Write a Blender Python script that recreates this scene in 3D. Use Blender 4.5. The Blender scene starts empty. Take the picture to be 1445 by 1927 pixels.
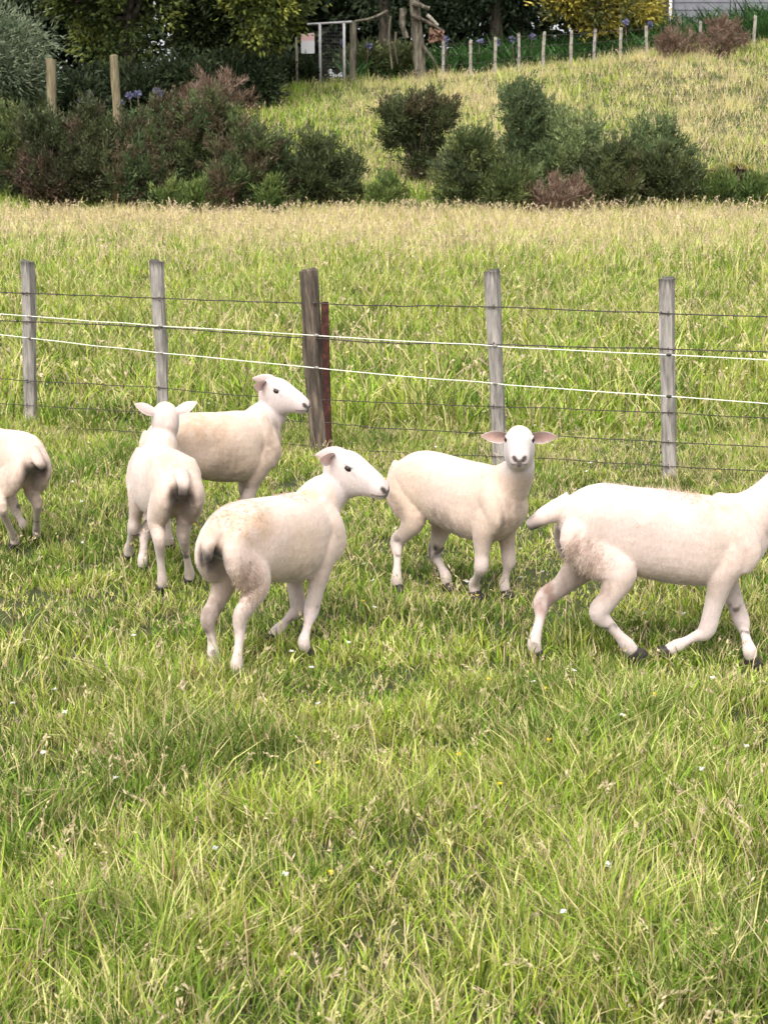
import bpy, math, random
import numpy as np
from mathutils import Vector, Matrix

sc = bpy.context.scene
col = sc.collection
R = math.radians

# ------------------------------------------------------------------ camera
W0, H0, FPX, HORIZON, CAMZ = 1445.0, 1927.0, 3000.0, 300.0, 1.75
TILT = math.atan((H0 / 2 - HORIZON) / FPX)
cam_d = bpy.data.cameras.new('camera')
cam = bpy.data.objects.new('camera', cam_d)
col.objects.link(cam)
cam.location = (0, 0, CAMZ)
cam.rotation_euler = (math.pi / 2 - TILT, 0, 0)
cam_d.sensor_fit = 'VERTICAL'
cam_d.sensor_height = 36.0
cam_d.lens = FPX / H0 * 36.0
cam_d.clip_start = 0.05
cam_d.clip_end = 1000
cam_d.dof.use_dof = True
cam_d.dof.focus_distance = 6.6
cam_d.dof.aperture_fstop = 13.0
sc.camera = cam

# ------------------------------------------------------------------ sky, sun, exposure (bright overcast)
SUN_EL, SUN_AZ = R(58), R(200)          # azimuth measured clockwise from +Y: behind the camera, to its left
world = bpy.data.worlds.new('World')
sc.world = world
world.use_nodes = True
nt = world.node_tree
bg = nt.nodes['Background']
sky = nt.nodes.new('ShaderNodeTexSky')
sky.sky_type = 'NISHITA'
sky.sun_disc = False
sky.sun_elevation = SUN_EL
sky.sun_rotation = SUN_AZ
sky.air_density = 1.0
sky.dust_density = 4.0
sky.ozone_density = 1.0
hs = nt.nodes.new('ShaderNodeHueSaturation')
hs.inputs['Saturation'].default_value = 0.22      # cloud cover greys the blue
nt.links.new(sky.outputs[0], hs.inputs['Color'])
nt.links.new(hs.outputs[0], bg.inputs['Color'])
bg.inputs['Strength'].default_value = 0.15
sun_d = bpy.data.lights.new('sun', 'SUN')
sun_d.energy = 1.0
sun_d.angle = R(50)
sun_d.color = (1.0, 0.95, 0.88)
sun = bpy.data.objects.new('sun', sun_d)
col.objects.link(sun)
sd = Vector((math.sin(SUN_AZ) * math.cos(SUN_EL), math.cos(SUN_AZ) * math.cos(SUN_EL), math.sin(SUN_EL)))
sun.rotation_euler = sd.to_track_quat('Z', 'Y').to_euler()
sun.location = (0, 0, 30)
vs = sc.view_settings
vs.view_transform = 'Standard'
vs.look = 'None'
vs.exposure = 1.27
vs.gamma = 1.0
vs.use_curve_mapping = False
sc.cycles.use_denoising = True
sc.cycles.max_bounces = 6
sc.cycles.diffuse_bounces = 3
sc.cycles.transmission_bounces = 4
sc.cycles.transparent_max_bounces = 8

# ------------------------------------------------------------------ helpers: pixels to rays, noise, ground
CT, ST = math.cos(TILT), math.sin(TILT)
CAM = np.array([0, 0, CAMZ])


def ray(px, py):
    a, b = (px - W0 / 2) / FPX, (H0 / 2 - py) / FPX
    return np.array([a, CT + b * ST, -ST + b * CT])


def at_y(px, py, y):
    d = ray(px, py)
    return CAM + d * (y / d[1])


def sstep(a, b, t):
    t = np.clip((np.asarray(t, float) - a) / (b - a), 0, 1)
    return t * t * (3 - 2 * t)


def _hash(ix, iy, iz, seed):
    h = (ix * 374761393 + iy * 668265263 + iz * 1274126177 + seed * 974711) & 0x7fffffff
    h = ((h ^ (h >> 13)) * 1274126177) & 0x7fffffff
    h = h ^ (h >> 16)
    return (h & 0xffff) / 65535.0


def vnoise(p, seed=0):
    p = np.asarray(p, float)
    i = np.floor(p).astype(np.int64)
    f = p - i
    f = f * f * (3 - 2 * f)
    out = 0
    for dx in (0, 1):
        for dy in (0, 1):
            for dz in (0, 1):
                w = (f[:, 0] if dx else 1 - f[:, 0]) * (f[:, 1] if dy else 1 - f[:, 1]) * (f[:, 2] if dz else 1 - f[:, 2])
                out = out + w * _hash(i[:, 0] + dx, i[:, 1] + dy, i[:, 2] + dz, seed)
    return out


def n2(x, y, s, seed=0):
    x = np.asarray(x, float).ravel(); y = np.asarray(y, float).ravel()
    return vnoise(np.stack([x * s, y * s, np.zeros_like(x)], 1), seed)


def ground(x, y):
    x = np.asarray(x, float); y = np.asarray(y, float)
    xc = np.clip(x, -40, 40)
    rise = 0.56 * np.clip((y - 10) / 25, 0, 1) * (0.25 + 0.75 * np.clip((y - 10) / 25, 0, 1))
    top = 4.13 + 0.07 * xc
    bank = (top - 0.56) * np.clip((y - 35.2) / 14.8, 0, 1)
    u = np.clip((y - 35.2) / 14.8, 0, 1)
    bank = (top - 0.56) * (0.75 * u + 0.25 * (u * u * (3 - 2 * u)))
    back = 0.05 * np.clip(y - 50, 0, 60)
    shp = x.shape
    bump = (n2(x, y, 0.23, 5).reshape(shp) - 0.5) * 0.5 * sstep(36, 44, y) + (n2(x, y, 0.9, 6).reshape(shp) - 0.5) * 0.10 * sstep(11, 18, y)
    return rise + bank + back + bump


def gz(x, y):
    return float(ground(np.array([x]), np.array([y]))[0])


def on_ground(px, py, h=0.0):
    d = ray(px, py)
    ts = np.linspace(2, 90, 6000)
    P = CAM[None] + d[None] * ts[:, None]
    below = P[:, 2] < ground(P[:, 0], P[:, 1]) + h
    k = int(np.argmax(below)) if below.any() else len(ts) - 1
    return P[k]


def tag(o, label=None, cat=None, group=None, kind=None):
    if label: o['label'] = label
    if cat: o['category'] = cat
    if group: o['group'] = group
    if kind: o['kind'] = kind
    return o


def empty(name, loc, rz=0.0):
    o = bpy.data.objects.new(name, None)
    o.empty_display_size = 0.1
    col.objects.link(o)
    o.location = loc
    o.rotation_euler = (0, 0, rz)
    return o


def link(name, me, mat, parent=None):
    o = bpy.data.objects.new(name, me)
    col.objects.link(o)
    if mat is not None:
        me.materials.clear(); me.materials.append(mat)
    if parent is not None:
        o.parent = parent
    return o


def np_mesh(name, verts, faces, cols=None, smooth=False):
    """verts (N,3); faces (M,3) or (M,4) or a list of such arrays; cols (N,3) point colours"""
    if not isinstance(faces, (list, tuple)):
        faces = [faces]
    faces = [np.asarray(f, np.int32) for f in faces if len(f)]
    me = bpy.data.meshes.new(name)
    me.vertices.add(len(verts))
    me.vertices.foreach_set('co', np.asarray(verts, np.float32).ravel())
    idx = np.concatenate([f.ravel() for f in faces])
    tot = np.concatenate([np.full(len(f), f.shape[1], np.int32) for f in faces])
    start = np.concatenate([[0], np.cumsum(tot)[:-1]]).astype(np.int32)
    me.loops.add(len(idx))
    me.loops.foreach_set('vertex_index', idx)
    me.polygons.add(len(tot))
    me.polygons.foreach_set('loop_start', start)
    me.update(calc_edges=True)
    me.polygons.foreach_set('use_smooth', np.full(len(tot), bool(smooth)))
    if cols is not None:
        a = me.attributes.new('col', 'FLOAT_COLOR', 'POINT')
        c = np.ones((len(verts), 4), np.float32)
        c[:, :3] = cols
        a.data.foreach_set('color', c.ravel())
    me.validate()
    return me


def norm(v):
    v = np.asarray(v, float)
    return v / np.maximum(np.linalg.norm(v, axis=-1, keepdims=True), 1e-9)


def catmull(P, n):
    """resample rows of P (positions and radii together), n steps per span"""
    P = np.asarray(P, float)
    Q = np.vstack([2 * P[0] - P[1], P, 2 * P[-1] - P[-2]])
    out = []
    for i in range(len(P) - 1):
        p0, p1, p2, p3 = Q[i:i + 4]
        for t in np.linspace(0, 1, n, endpoint=False):
            out.append(0.5 * ((2 * p1) + (-p0 + p2) * t + (2 * p0 - 5 * p1 + 4 * p2 - p3) * t ** 2 + (-p0 + 3 * p1 - 3 * p2 + p3) * t ** 3))
    out.append(P[-1])
    return np.array(out)


def rings_mesh(rings):
    """closed tube from rings (M,K,3) with fan caps"""
    M, K, _ = rings.shape
    v = rings.reshape(-1, 3)
    v = np.vstack([v, rings[0].mean(0), rings[-1].mean(0)])
    a = np.arange(K); b = (a + 1) % K
    quads = []
    for i in range(M - 1):
        quads.append(np.stack([i * K + a, i * K + b, (i + 1) * K + b, (i + 1) * K + a], 1))
    quads = np.vstack(quads)
    t0 = np.stack([b, a, np.full(K, M * K)], 1)
    t1 = np.stack([(M - 1) * K + a, (M - 1) * K + b, np.full(K, M * K + 1)], 1)
    return v, quads, np.vstack([t0, t1])


def join(parts):
    V, Q, T = [], [], []
    off = 0
    for v, q, t in parts:
        V.append(v)
        if len(q): Q.append(np.asarray(q) + off)
        if len(t): T.append(np.asarray(t) + off)
        off += len(v)
    return np.vstack(V), (np.vstack(Q) if Q else np.zeros((0, 4), int)), (np.vstack(T) if T else np.zeros((0, 3), int))


def tube(P, r, K=8, wob=0.0, rng=None):
    """tube along points P (n,3) with radii r"""
    P = np.asarray(P, float); n = len(P)
    r = np.broadcast_to(np.asarray(r, float), (n,))
    T = norm(np.gradient(P, axis=0))
    ref = np.array([0, 0, 1.0]) if abs(T[:, 2]).mean() < 0.8 else np.array([1.0, 0, 0])
    U = norm(np.cross(T, ref)); Vv = np.cross(T, U)
    a = np.linspace(0, 2 * math.pi, K, endpoint=False)
    rr = r[:, None] * (1 + (wob * rng.standard_normal((n, K)) if wob else 0))
    rings = P[:, None] + rr[..., None] * (np.cos(a)[None, :, None] * U[:, None] + np.sin(a)[None, :, None] * Vv[:, None])
    return rings_mesh(rings)


# ------------------------------------------------------------------ materials
def mat_new(name):
    m = bpy.data.materials.new(name)
    m.use_nodes = True
    return m, m.node_tree, m.node_tree.nodes['Principled BSDF']


def foliage_mat(name, trans=0.3, rough=0.6, spec=0.25):
    m, t, p = mat_new(name)
    at = t.nodes.new('ShaderNodeAttribute'); at.attribute_name = 'col'
    t.links.new(at.outputs['Color'], p.inputs['Base Color'])
    p.inputs['Roughness'].default_value = rough
    p.inputs['Specular IOR Level'].default_value = spec
    tr = t.nodes.new('ShaderNodeBsdfTranslucent')
    t.links.new(at.outputs['Color'], tr.inputs['Color'])
    mx = t.nodes.new('ShaderNodeMixShader'); mx.inputs[0].default_value = trans
    t.links.new(p.outputs[0], mx.inputs[1]); t.links.new(tr.outputs[0], mx.inputs[2])
    t.links.new(mx.outputs[0], t.nodes['Material Output'].inputs['Surface'])
    return m


def noise_mat(name, c1, c2, scale, rough=0.85, bump=0.4, stretch=(1, 1, 1), c3=None, spec=0.3, dist=0.02, detail=6, metal=0.0):
    m, t, p = mat_new(name)
    tc = t.nodes.new('ShaderNodeTexCoord')
    mp = t.nodes.new('ShaderNodeMapping'); mp.inputs['Scale'].default_value = stretch
    t.links.new(tc.outputs['Object'], mp.inputs['Vector'])
    n = t.nodes.new('ShaderNodeTexNoise'); n.inputs['Scale'].default_value = scale; n.inputs['Detail'].default_value = detail
    n.inputs['Roughness'].default_value = 0.65
    t.links.new(mp.outputs[0], n.inputs['Vector'])
    cr = t.nodes.new('ShaderNodeValToRGB')
    cr.color_ramp.elements[0].position = 0.32; cr.color_ramp.elements[1].position = 0.68
    cr.color_ramp.elements[0].color = (*c1, 1); cr.color_ramp.elements[1].color = (*c2, 1)
    if c3:
        e = cr.color_ramp.elements.new(0.5); e.color = (*c3, 1)
    t.links.new(n.outputs['Fac'], cr.inputs[0]); t.links.new(cr.outputs[0], p.inputs['Base Color'])
    p.inputs['Roughness'].default_value = rough
    p.inputs['Specular IOR Level'].default_value = spec
    p.inputs['Metallic'].default_value = metal
    b = t.nodes.new('ShaderNodeBump'); b.inputs['Strength'].default_value = bump; b.inputs['Distance'].default_value = dist
    t.links.new(n.outputs['Fac'], b.inputs['Height']); t.links.new(b.outputs[0], p.inputs['Normal'])
    return m


M_GRASS = foliage_mat('grass_blades', 0.35, 0.75, 0.10)
M_LEAF = foliage_mat('leaves', 0.25, 0.6, 0.2)
M_SOIL = noise_mat('soil_and_thatch', (0.020, 0.026, 0.008), (0.075, 0.08, 0.024), 5.0, 0.95, 0.6, c3=(0.04, 0.048, 0.014))
M_WOOD = noise_mat('weathered_grey_wood', (0.09, 0.078, 0.066), (0.40, 0.36, 0.32), 9.0, 0.9, 0.8, (4, 4, 0.5), c3=(0.25, 0.225, 0.205), dist=0.006)
def stain_top(m, z0, z1):
    t = m.node_tree; p = t.nodes['Principled BSDF']
    src = p.inputs['Base Color'].links[0].from_socket
    tc = t.nodes.new('ShaderNodeTexCoord'); sx = t.nodes.new('ShaderNodeSeparateXYZ'); t.links.new(tc.outputs['Generated'], sx.inputs[0])
    n = t.nodes.new('ShaderNodeTexNoise'); n.inputs['Scale'].default_value = 6; t.links.new(tc.outputs['Generated'], n.inputs['Vector'])
    ad = t.nodes.new('ShaderNodeMath'); ad.operation = 'MULTIPLY_ADD'; ad.inputs[1].default_value = 0.10; t.links.new(n.outputs['Fac'], ad.inputs[0]); t.links.new(sx.outputs['Z'], ad.inputs[2])
    mr = t.nodes.new('ShaderNodeMapRange'); mr.inputs['From Min'].default_value = z0; mr.inputs['From Max'].default_value = z1; mr.inputs['To Max'].default_value = 0.85
    t.links.new(ad.outputs[0], mr.inputs['Value'])
    mx = t.nodes.new('ShaderNodeMix'); mx.data_type = 'RGBA'; mx.inputs['B'].default_value = (0.05, 0.045, 0.04, 1)
    t.links.new(mr.outputs[0], mx.inputs['Factor']); t.links.new(src, mx.inputs['A']); t.links.new(mx.outputs['Result'], p.inputs['Base Color'])


stain_top(M_WOOD, 1.005, 1.035)
M_WOOD_DK = noise_mat('old_brown_wood', (0.025, 0.019, 0.014), (0.20, 0.15, 0.11), 8.0, 0.9, 0.9, (4, 4, 0.6), c3=(0.075, 0.058, 0.044), dist=0.01)
M_WOOD_YL = noise_mat('treated_pine_post', (0.09, 0.072, 0.04), (0.29, 0.24, 0.145), 5.0, 0.85, 0.6, (4, 4, 0.4), c3=(0.19, 0.155, 0.09), dist=0.01)
M_WOOD_PALE = noise_mat('pale_batten_wood', (0.14, 0.12, 0.09), (0.46, 0.42, 0.35), 6.0, 0.9, 0.4, (4, 4, 0.5), dist=0.006)
M_RUST = noise_mat('rusted_steel', (0.018, 0.007, 0.006), (0.09, 0.028, 0.018), 30.0, 0.8, 0.5, c3=(0.04, 0.012, 0.009), dist=0.003)
M_WIRE = noise_mat('rusty_wire', (0.02, 0.018, 0.016), (0.09, 0.07, 0.06), 60.0, 0.7, 0.2, dist=0.001)
M_TAPE = noise_mat('white_electric_wire', (0.60, 0.62, 0.48), (0.80, 0.80, 0.70), 80.0, 0.5, 0.2, dist=0.001)
M_BARK = noise_mat('bark', (0.030, 0.024, 0.018), (0.15, 0.12, 0.09), 4.0, 0.95, 0.8, (3, 3, 0.6), c3=(0.07, 0.055, 0.042), dist=0.03)
M_BARK_PALE = noise_mat('dead_pale_bark', (0.05, 0.042, 0.034), (0.22, 0.19, 0.14), 4.0, 0.95, 0.8, (3, 3, 0.5), c3=(0.11, 0.095, 0.07), dist=0.03)
M_STEM = noise_mat('shrub_stem', (0.05, 0.035, 0.025), (0.22, 0.16, 0.12), 7.0, 0.95, 0.5, c3=(0.11, 0.08, 0.06))
M_INSUL = noise_mat('black_plastic_insulator', (0.02, 0.02, 0.02), (0.05, 0.05, 0.05), 30, 0.5, 0.1)

# ------------------------------------------------------------------ ground sheet
ys = np.concatenate([np.linspace(-60, -2, 16), np.linspace(-1, 36, 110), np.linspace(36.4, 64, 70), np.linspace(66, 420, 24)])
xs = np.concatenate([np.linspace(-300, -26, 12), np.linspace(-25, 25, 110), np.linspace(26, 300, 12)])
GX, GY = np.meshgrid(xs, ys)
GZ = ground(GX, GY)
gv = np.stack([GX.ravel(), GY.ravel(), GZ.ravel()], 1)
nx, ny = len(xs), len(ys)
ii, jj = np.meshgrid(np.arange(nx - 1), np.arange(ny - 1))
k0 = (jj * nx + ii).ravel()
gq = np.stack([k0, k0 + 1, k0 + nx + 1, k0 + nx], 1)
g_ob = link('ground', np_mesh('ground', gv, gq, smooth=True), M_SOIL)
tag(g_ob, 'grassy paddock ground rising into a bank behind', 'ground', kind='structure')

# ------------------------------------------------------------------ grass
GREEN_D = np.array([0.08, 0.15, 0.028]); GREEN = np.array([0.20, 0.33, 0.040])
GREEN_Y = np.array([0.44, 0.47, 0.070]); LIME = np.array([0.30, 0.50, 0.055])
STRAW = np.array([0.66, 0.55, 0.27]); STRAW_P = np.array([0.68, 0.51, 0.34]); BROWN = np.array([0.24, 0.15, 0.08])


def blades(base, h, w, az, lean, bend, cols, segs, rng):
    """numpy grass blades; lean: horizontal offset of the tip as a share of the length; az: lean direction"""
    N = len(base)
    d = np.stack([np.cos(az), np.sin(az), np.zeros(N)], 1)
    fa = az + rng.uniform(-1.3, 1.3, N) + math.pi / 2
    side = np.stack([np.cos(fa), np.sin(fa), np.zeros(N)], 1) * (w * 0.5)[:, None]
    up = np.array([0, 0, 1.0])

    def pt(t):
        hz = h * (t - bend * t * t)
        return base + d * (h * lean * t ** 1.7)[:, None] + up * hz[:, None]
    if segs == 1:
        v = np.stack([base - side, base + side, pt(1.0)], 1)
        f = np.arange(N * 3).reshape(N, 3)
        cv = np.repeat(cols, 3, 0)
    elif segs == 2:
        m = pt(0.55)
        v = np.stack([base - side * 0.8, base + side * 0.8, m + side * 0.9, m - side * 0.9, pt(1.0)], 1)
        k = np.arange(N)[:, None] * 5
        f = np.concatenate([k + np.array([[0, 1, 2]]), k + np.array([[0, 2, 3]]), k + np.array([[3, 2, 4]])], 0)
        cv = np.repeat(cols, 5, 0)
    else:
        m1 = pt(0.4); m2 = pt(0.75)
        v = np.stack([base - side * 0.7, base + side * 0.7, m1 + side, m1 - side, m2 + side * 0.75, m2 - side * 0.75, pt(1.0)], 1)
        k = np.arange(N)[:, None] * 7
        f = np.concatenate([k + np.array([[0, 1, 2]]), k + np.array([[0, 2, 3]]), k + np.array([[3, 2, 4]]), k + np.array([[3, 4, 5]]), k + np.array([[5, 4, 6]])], 0)
        cv = np.repeat(cols, 7, 0)
    return v.reshape(-1, 3), f, cv


def scatter(n_tufts, y0, y1, per, spread, hw_margin, rng, yslope=1.0):
    y = y0 + (y1 - y0) * rng.random(n_tufts * 2) ** yslope
    hw = 0.245 * (y + 0.4) + hw_margin
    keep = rng.random(len(y)) < hw / hw.max()
    y = y[keep][:n_tufts]; hw = hw[keep][:n_tufts]
    x = rng.uniform(-1, 1, len(y)) * hw
    k = np.repeat(np.arange(len(x)), per)
    n = len(k)
    ang = rng.uniform(0, 2 * math.pi, n); rad = spread * np.sqrt(rng.random(n))
    bx = x[k] + np.cos(ang) * rad; by = y[k] + np.sin(ang) * rad
    return k, x, y, bx, by, ang


def grass_colour(k, x, y, rng, straw):
    nt_ = len(x)
    a = np.clip(n2(x, y, 1.1, 11) * 0.45 + rng.random(nt_) * 0.55, 0, 1); b = n2(x, y, 2.2, 12) * 0.4 + rng.random(nt_) * 0.6; c = n2(x, y, 0.35, 13) * 0.6 + n2(x, y, 2.0, 14) * 0.4
    r = rng.random(nt_)
    base = GREEN[None] * (1 - a[:, None]) + GREEN_Y[None] * a[:, None]
    m = (b > 0.62)[:, None]; base = np.where(m, base * 0.45 + LIME * 0.55, base)
    m = (b < 0.34)[:, None]; base = np.where(m, base * 0.35 + GREEN_D * 0.65, base)
    lush = sstep(0.55, 0.72, n2(x, y, 3.3, 17)) * 0.6
    base = base * (1 - lush[:, None]) + np.array([0.10, 0.20, 0.030]) * lush[:, None]
    colr = base[k] * rng.uniform(0.32, 1.35, len(k))[:, None]
    ps = np.clip(straw * (0.35 + 1.3 * c), 0, 0.97)
    is_s = rng.random(len(k)) < ps[k] * (0.45 + 1.1 * (r[k] < ps[k]))
    sc_ = np.where(rng.random(len(k))[:, None] < 0.6, STRAW, STRAW_P) * rng.uniform(0.6, 1.15, len(k))[:, None]
    colr = np.where(is_s[:, None], sc_, colr)
    pale = rng.random(len(k)) < (0.20 * (1 - lush))[k]
    colr = np.where(pale[:, None], np.array([0.66, 0.63, 0.25]) * rng.uniform(0.75, 1.1, len(k))[:, None], colr)
    br = rng.random(len(k)) < 0.03
    colr = np.where(br[:, None], BROWN, colr) * (1 + 0.22 * sstep(18, 30, y))[k][:, None]
    return np.clip(colr, 0.005, 0.8), is_s


def grass_zone(name, label, seed, n_tufts, per, y0, y1, spread, h0, h1, w0, w1, segs, straw, margin, yslope=1.0, leanmax=0.9):
    rng = np.random.default_rng(seed)
    k, x, y, bx, by, ang = scatter(n_tufts, y0, y1, per, spread, margin, rng, yslope)
    N = len(k)
    st = straw(x, y) if callable(straw) else np.full(len(x), straw)
    cols, is_s = grass_colour(k, x, y, rng, st)
    patch = np.clip((n2(x, y, 1.3, 21) - 0.5) * 1.3 + (n2(x, y, 4.2, 22) - 0.5) * 1.2 + 0.5, 0, 1.35)
    th = (h0 + (h1 - h0) * patch) * rng.uniform(0.75, 1.25, len(x))
    th = th * (1 - 0.26 * sstep(4.5, 5.0, y) * sstep(8.6, 7.6, y))
    h = th[k] * rng.uniform(0.5, 1.15, N) * np.where(is_s, 1.1, 1.0)
    w = rng.uniform(w0, w1, N) * np.where(is_s, 0.6, 1.0)
    taz = rng.uniform(0, 2 * math.pi, len(x))
    az = np.where(rng.random(N) < 0.55, ang, taz[k]) + rng.normal(0, 0.5, N)
    lean = rng.uniform(0.05, leanmax, N) * np.where(rng.random(N) < 0.12, 1.7, 1.0)
    bend = rng.uniform(0.0, 0.45, N)
    base = np.stack([bx, by, ground(bx, by) - 0.004], 1)
    v, f, cv = blades(base, h, w, az, lean, bend, cols, segs, rng)
    o = link(name, np_mesh(name, v, f, cv), M_GRASS)
    tag(o, label, 'grass', kind='stuff')
    return o


# near paddock, the paddock behind the wire fence, and the dry bank
grass_zone('meadow_grass', 'lush short green grass in the foreground with straw blades', 1, 6600, 19, 2.4, 5.2, 0.045, 0.035, 0.15, 0.0028, 0.0062, 2, 0.28, 0.7)
grass_zone('meadow_grass', 'green grass around the feet of the sheep', 2, 12000, 16, 5.0, 10.6, 0.055, 0.035, 0.125, 0.0036, 0.0080, 2, lambda x, y: 0.30 + 0.06 * sstep(6, 10, y), 0.8)
grass_zone('meadow_grass', 'long green and straw grass behind the wire fence', 3, 11500, 11, 10.2, 21, 0.08, 0.10, 0.28, 0.007, 0.014, 2, lambda x, y: 0.20 + 0.08 * sstep(14, 20, y), 1.0)
grass_zone('meadow_grass', 'tall dry grass in front of the dark shrubs', 4, 12500, 11, 20.5, 35.8, 0.14, 0.10, 0.30, 0.012, 0.026, 1, lambda x, y: 0.24 + 0.52 * sstep(22, 34.5, y), 1.4, 1.0, 0.6)
grass_zone('bank_grass', 'yellow dry grass on the rising bank', 5, 15500, 9, 35.4, 52.5, 0.20, 0.14, 0.40, 0.014, 0.032, 1,
           lambda x, y: np.clip(0.40 + 0.20 * sstep(-2, 4, x) - 0.36 * sstep(0, -4, x) - 0.3 * sstep(40, 36, y), 0.06, 0.9), 2.2, 1.0, 0.6)

# seed stalks standing above the grass
def stalks(name, label, seed, n, y0, y1, h0, h1, margin, r0, dry=0.5):
    rng = np.random.default_rng(seed)
    y = y0 + (y1 - y0) * (rng.random(n) ** (0.55 if seed == 33 else 1.0)); x = rng.uniform(-1, 1, n) * (0.245 * y + margin)
    if seed == 33:
        kp = rng.random(n) < 0.35 + 0.9 * n2(x, y, 0.5, 71); x, y = x[kp], y[kp]; n = len(x)
    az = rng.uniform(0, 2 * math.pi, n)
    h = rng.uniform(h0, h1, n)
    c = np.where(rng.random(n)[:, None] < dry, np.where(rng.random(n)[:, None] < 0.35, STRAW_P, STRAW), GREEN_Y * 1.2) * rng.uniform(0.7, 1.1, n)[:, None]
    base = np.stack([x, y, ground(x, y) - 0.004], 1)
    lean = rng.uniform(0.1, 0.8, n); bend = rng.uniform(0.05, 0.4, n)
    v, f, cv = blades(base, h, np.full(n, r0), az, lean, bend, c, 3, rng)
    # seed heads: small leaf-like spikelets round the top of each stalk
    d = np.stack([np.cos(az), np.sin(az), np.zeros(n)], 1)
    V, F, C = [v], [f], [cv]
    off = len(v)
    pink = np.array([0.56, 0.45, 0.33])
    has = rng.random(n) < 0.75
    for q in range(9 if y1 < 12 else 5):
        t = 0.80 + 0.025 * q * (1 if y1 < 12 else 1.8)
        p = base + d * (h * lean * t ** 1.7)[:, None]
        p[:, 2] += h * (t - bend * t * t)
        o1 = rng.normal(0, 1, (n, 3)) * (0.0022 + 0.02 * r0); o2 = np.array([0, 0, 1]) * (h * 0.055)[:, None] + d * (h * lean * 0.06)[:, None] + rng.normal(0, 1, (n, 3)) * (0.035 * h)[:, None]
        sd_ = norm(np.cross(o2, rng.normal(0, 1, (n, 3)))) * (r0 * 1.1)
        vv = np.stack([p + o1, p + o1 + o2 * 0.5 + sd_, p + o1 + o2, p + o1 + o2 * 0.5 - sd_], 1)[has]
        m = len(vv)
        vv = vv.reshape(-1, 3)
        kk = np.arange(m)[:, None] * 4 + off
        F.append(np.concatenate([kk + np.array([[0, 1, 2]]), kk + np.array([[0, 2, 3]])], 0))
        cc = (c * 0.45 + pink * 0.55)[has] * rng.uniform(0.8, 1.25, m)[:, None]
        C.append(np.repeat(cc, 4, 0)); V.append(vv); off += len(vv)
    o = link(name, np_mesh(name, np.vstack(V), np.vstack(F), np.clip(np.vstack(C), 0, 0.8)), M_GRASS)
    tag(o, label, 'grass', kind='stuff')


stalks('seed_grass', 'pale seed stalks scattered through the near grass', 31, 2800, 2.5, 10.5, 0.09, 0.22, 0.6, 0.0026, 0.7)
stalks('seed_grass', 'tan seed heads standing up in the grass behind the fence', 32, 2600, 10.6, 24, 0.22, 0.45, 1.0, 0.008)
stalks('seed_grass', 'dense tan seed heads along the foot of the shrubs', 33, 7500, 22, 35.7, 0.18, 0.46, 1.2, 0.013, 0.95)
stalks('seed_grass', 'dry seed heads over the bank', 34, 4200, 37, 51, 0.22, 0.45, 2.0, 0.015, 0.85)

# tiny meadow flowers, too many to count
def flowers(name, label, seed, n, y0, y1, r, colr, hh):
    rng = np.random.default_rng(seed)
    y = y0 + (y1 - y0) * rng.random(n) ** 0.8; x = rng.uniform(-1, 1, n) * (0.245 * y + 0.8)
    V, F, C = [], [], []; off = 0
    for i in range(n):
        c = np.array([x[i], y[i], gz(x[i], y[i]) + rng.uniform(hh * 0.6, hh)])
        for q in range(8):
            a = q * math.pi / 4 + rng.uniform(-0.2, 0.2)
            d = np.array([math.cos(a), math.sin(a), rng.uniform(-0.2, 0.8)]) * r * rng.uniform(0.8, 1.2)
            s = np.array([-math.sin(a), math.cos(a), 0]) * r * 0.45
            V += [c, c + d * 0.7 + s, c + d, c + d * 0.7 - s]
            F += [[off, off + 1, off + 2, off + 3]]; off += 4
            C += [colr * rng.uniform(0.8, 1.1)] * 4
    o = link(name, np_mesh(name, np.array(V), np.array(F), np.clip(np.array(C), 0, 0.9)), M_GRASS)
    tag(o, label, 'flowers', kind='stuff')


flowers('clover_flowers', 'tiny white clover flowers scattered in the grass', 41, 150, 2.6, 13, 0.009, np.array([0.80, 0.78, 0.74]), 0.12)
flowers('buttercup_flowers', 'tiny yellow buttercup flowers scattered in the grass', 42, 70, 2.6, 11, 0.008, np.array([0.80, 0.60, 0.06]), 0.12)

# small eroded earth scarp at the foot of the bank, right of the broom
M_EARTH = noise_mat('dark_bare_earth', (0.018, 0.011, 0.008), (0.085, 0.05, 0.035), 6.0, 0.95, 0.9, c3=(0.04, 0.025, 0.018), dist=0.05)
sx0, sx1 = at_y(1338, 310, 37.4)[0], at_y(1436, 310, 37.4)[0]
rng = np.random.default_rng(61)
V_, F_ = [], []
nu_, nv_ = 26, 9
for i in range(nu_):
    u = i / (nu_ - 1); x = sx0 + (sx1 - sx0) * u
    hgt_ = 0.46 * math.sin(math.pi * min(max(u, 0.0), 1.0)) ** 0.5 * (0.8 + 0.4 * rng.random())
    prof_ = [(-0.25, -0.15), (-0.10, 0.02), (0.02, 0.30), (-0.02, 0.62), (-0.10, 0.88), (-0.06, 1.05), (0.25, 1.10), (0.9, 0.85), (1.9, -0.1)]
    for dy, fz in prof_:
        yy_ = 37.3 + dy + rng.normal(0, 0.03)
        V_.append((x + rng.normal(0, 0.01), yy_, gz(x, yy_) * (1 if fz < 0 else 0) + (0 if fz < 0 else max(gz(x, 37.3) + hgt_ * fz, gz(x, yy_) - 0.1)) - (0.08 if fz < 0 else 0)))
for i in range(nu_ - 1):
    for j in range(nv_ - 1):
        F_.append([i * nv_ + j, (i + 1) * nv_ + j, (i + 1) * nv_ + j + 1, i * nv_ + j + 1])
tag(link('earth_scarp', np_mesh('earth_scarp', np.array(V_), np.array(F_)), M_EARTH), 'dark bare earth scarp at the foot of the bank', 'earth', kind='structure')
n = 900
ux = rng.uniform(sx0 - 0.1, sx1 + 0.1, n); uy = rng.uniform(37.15, 38.9, n)
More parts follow.
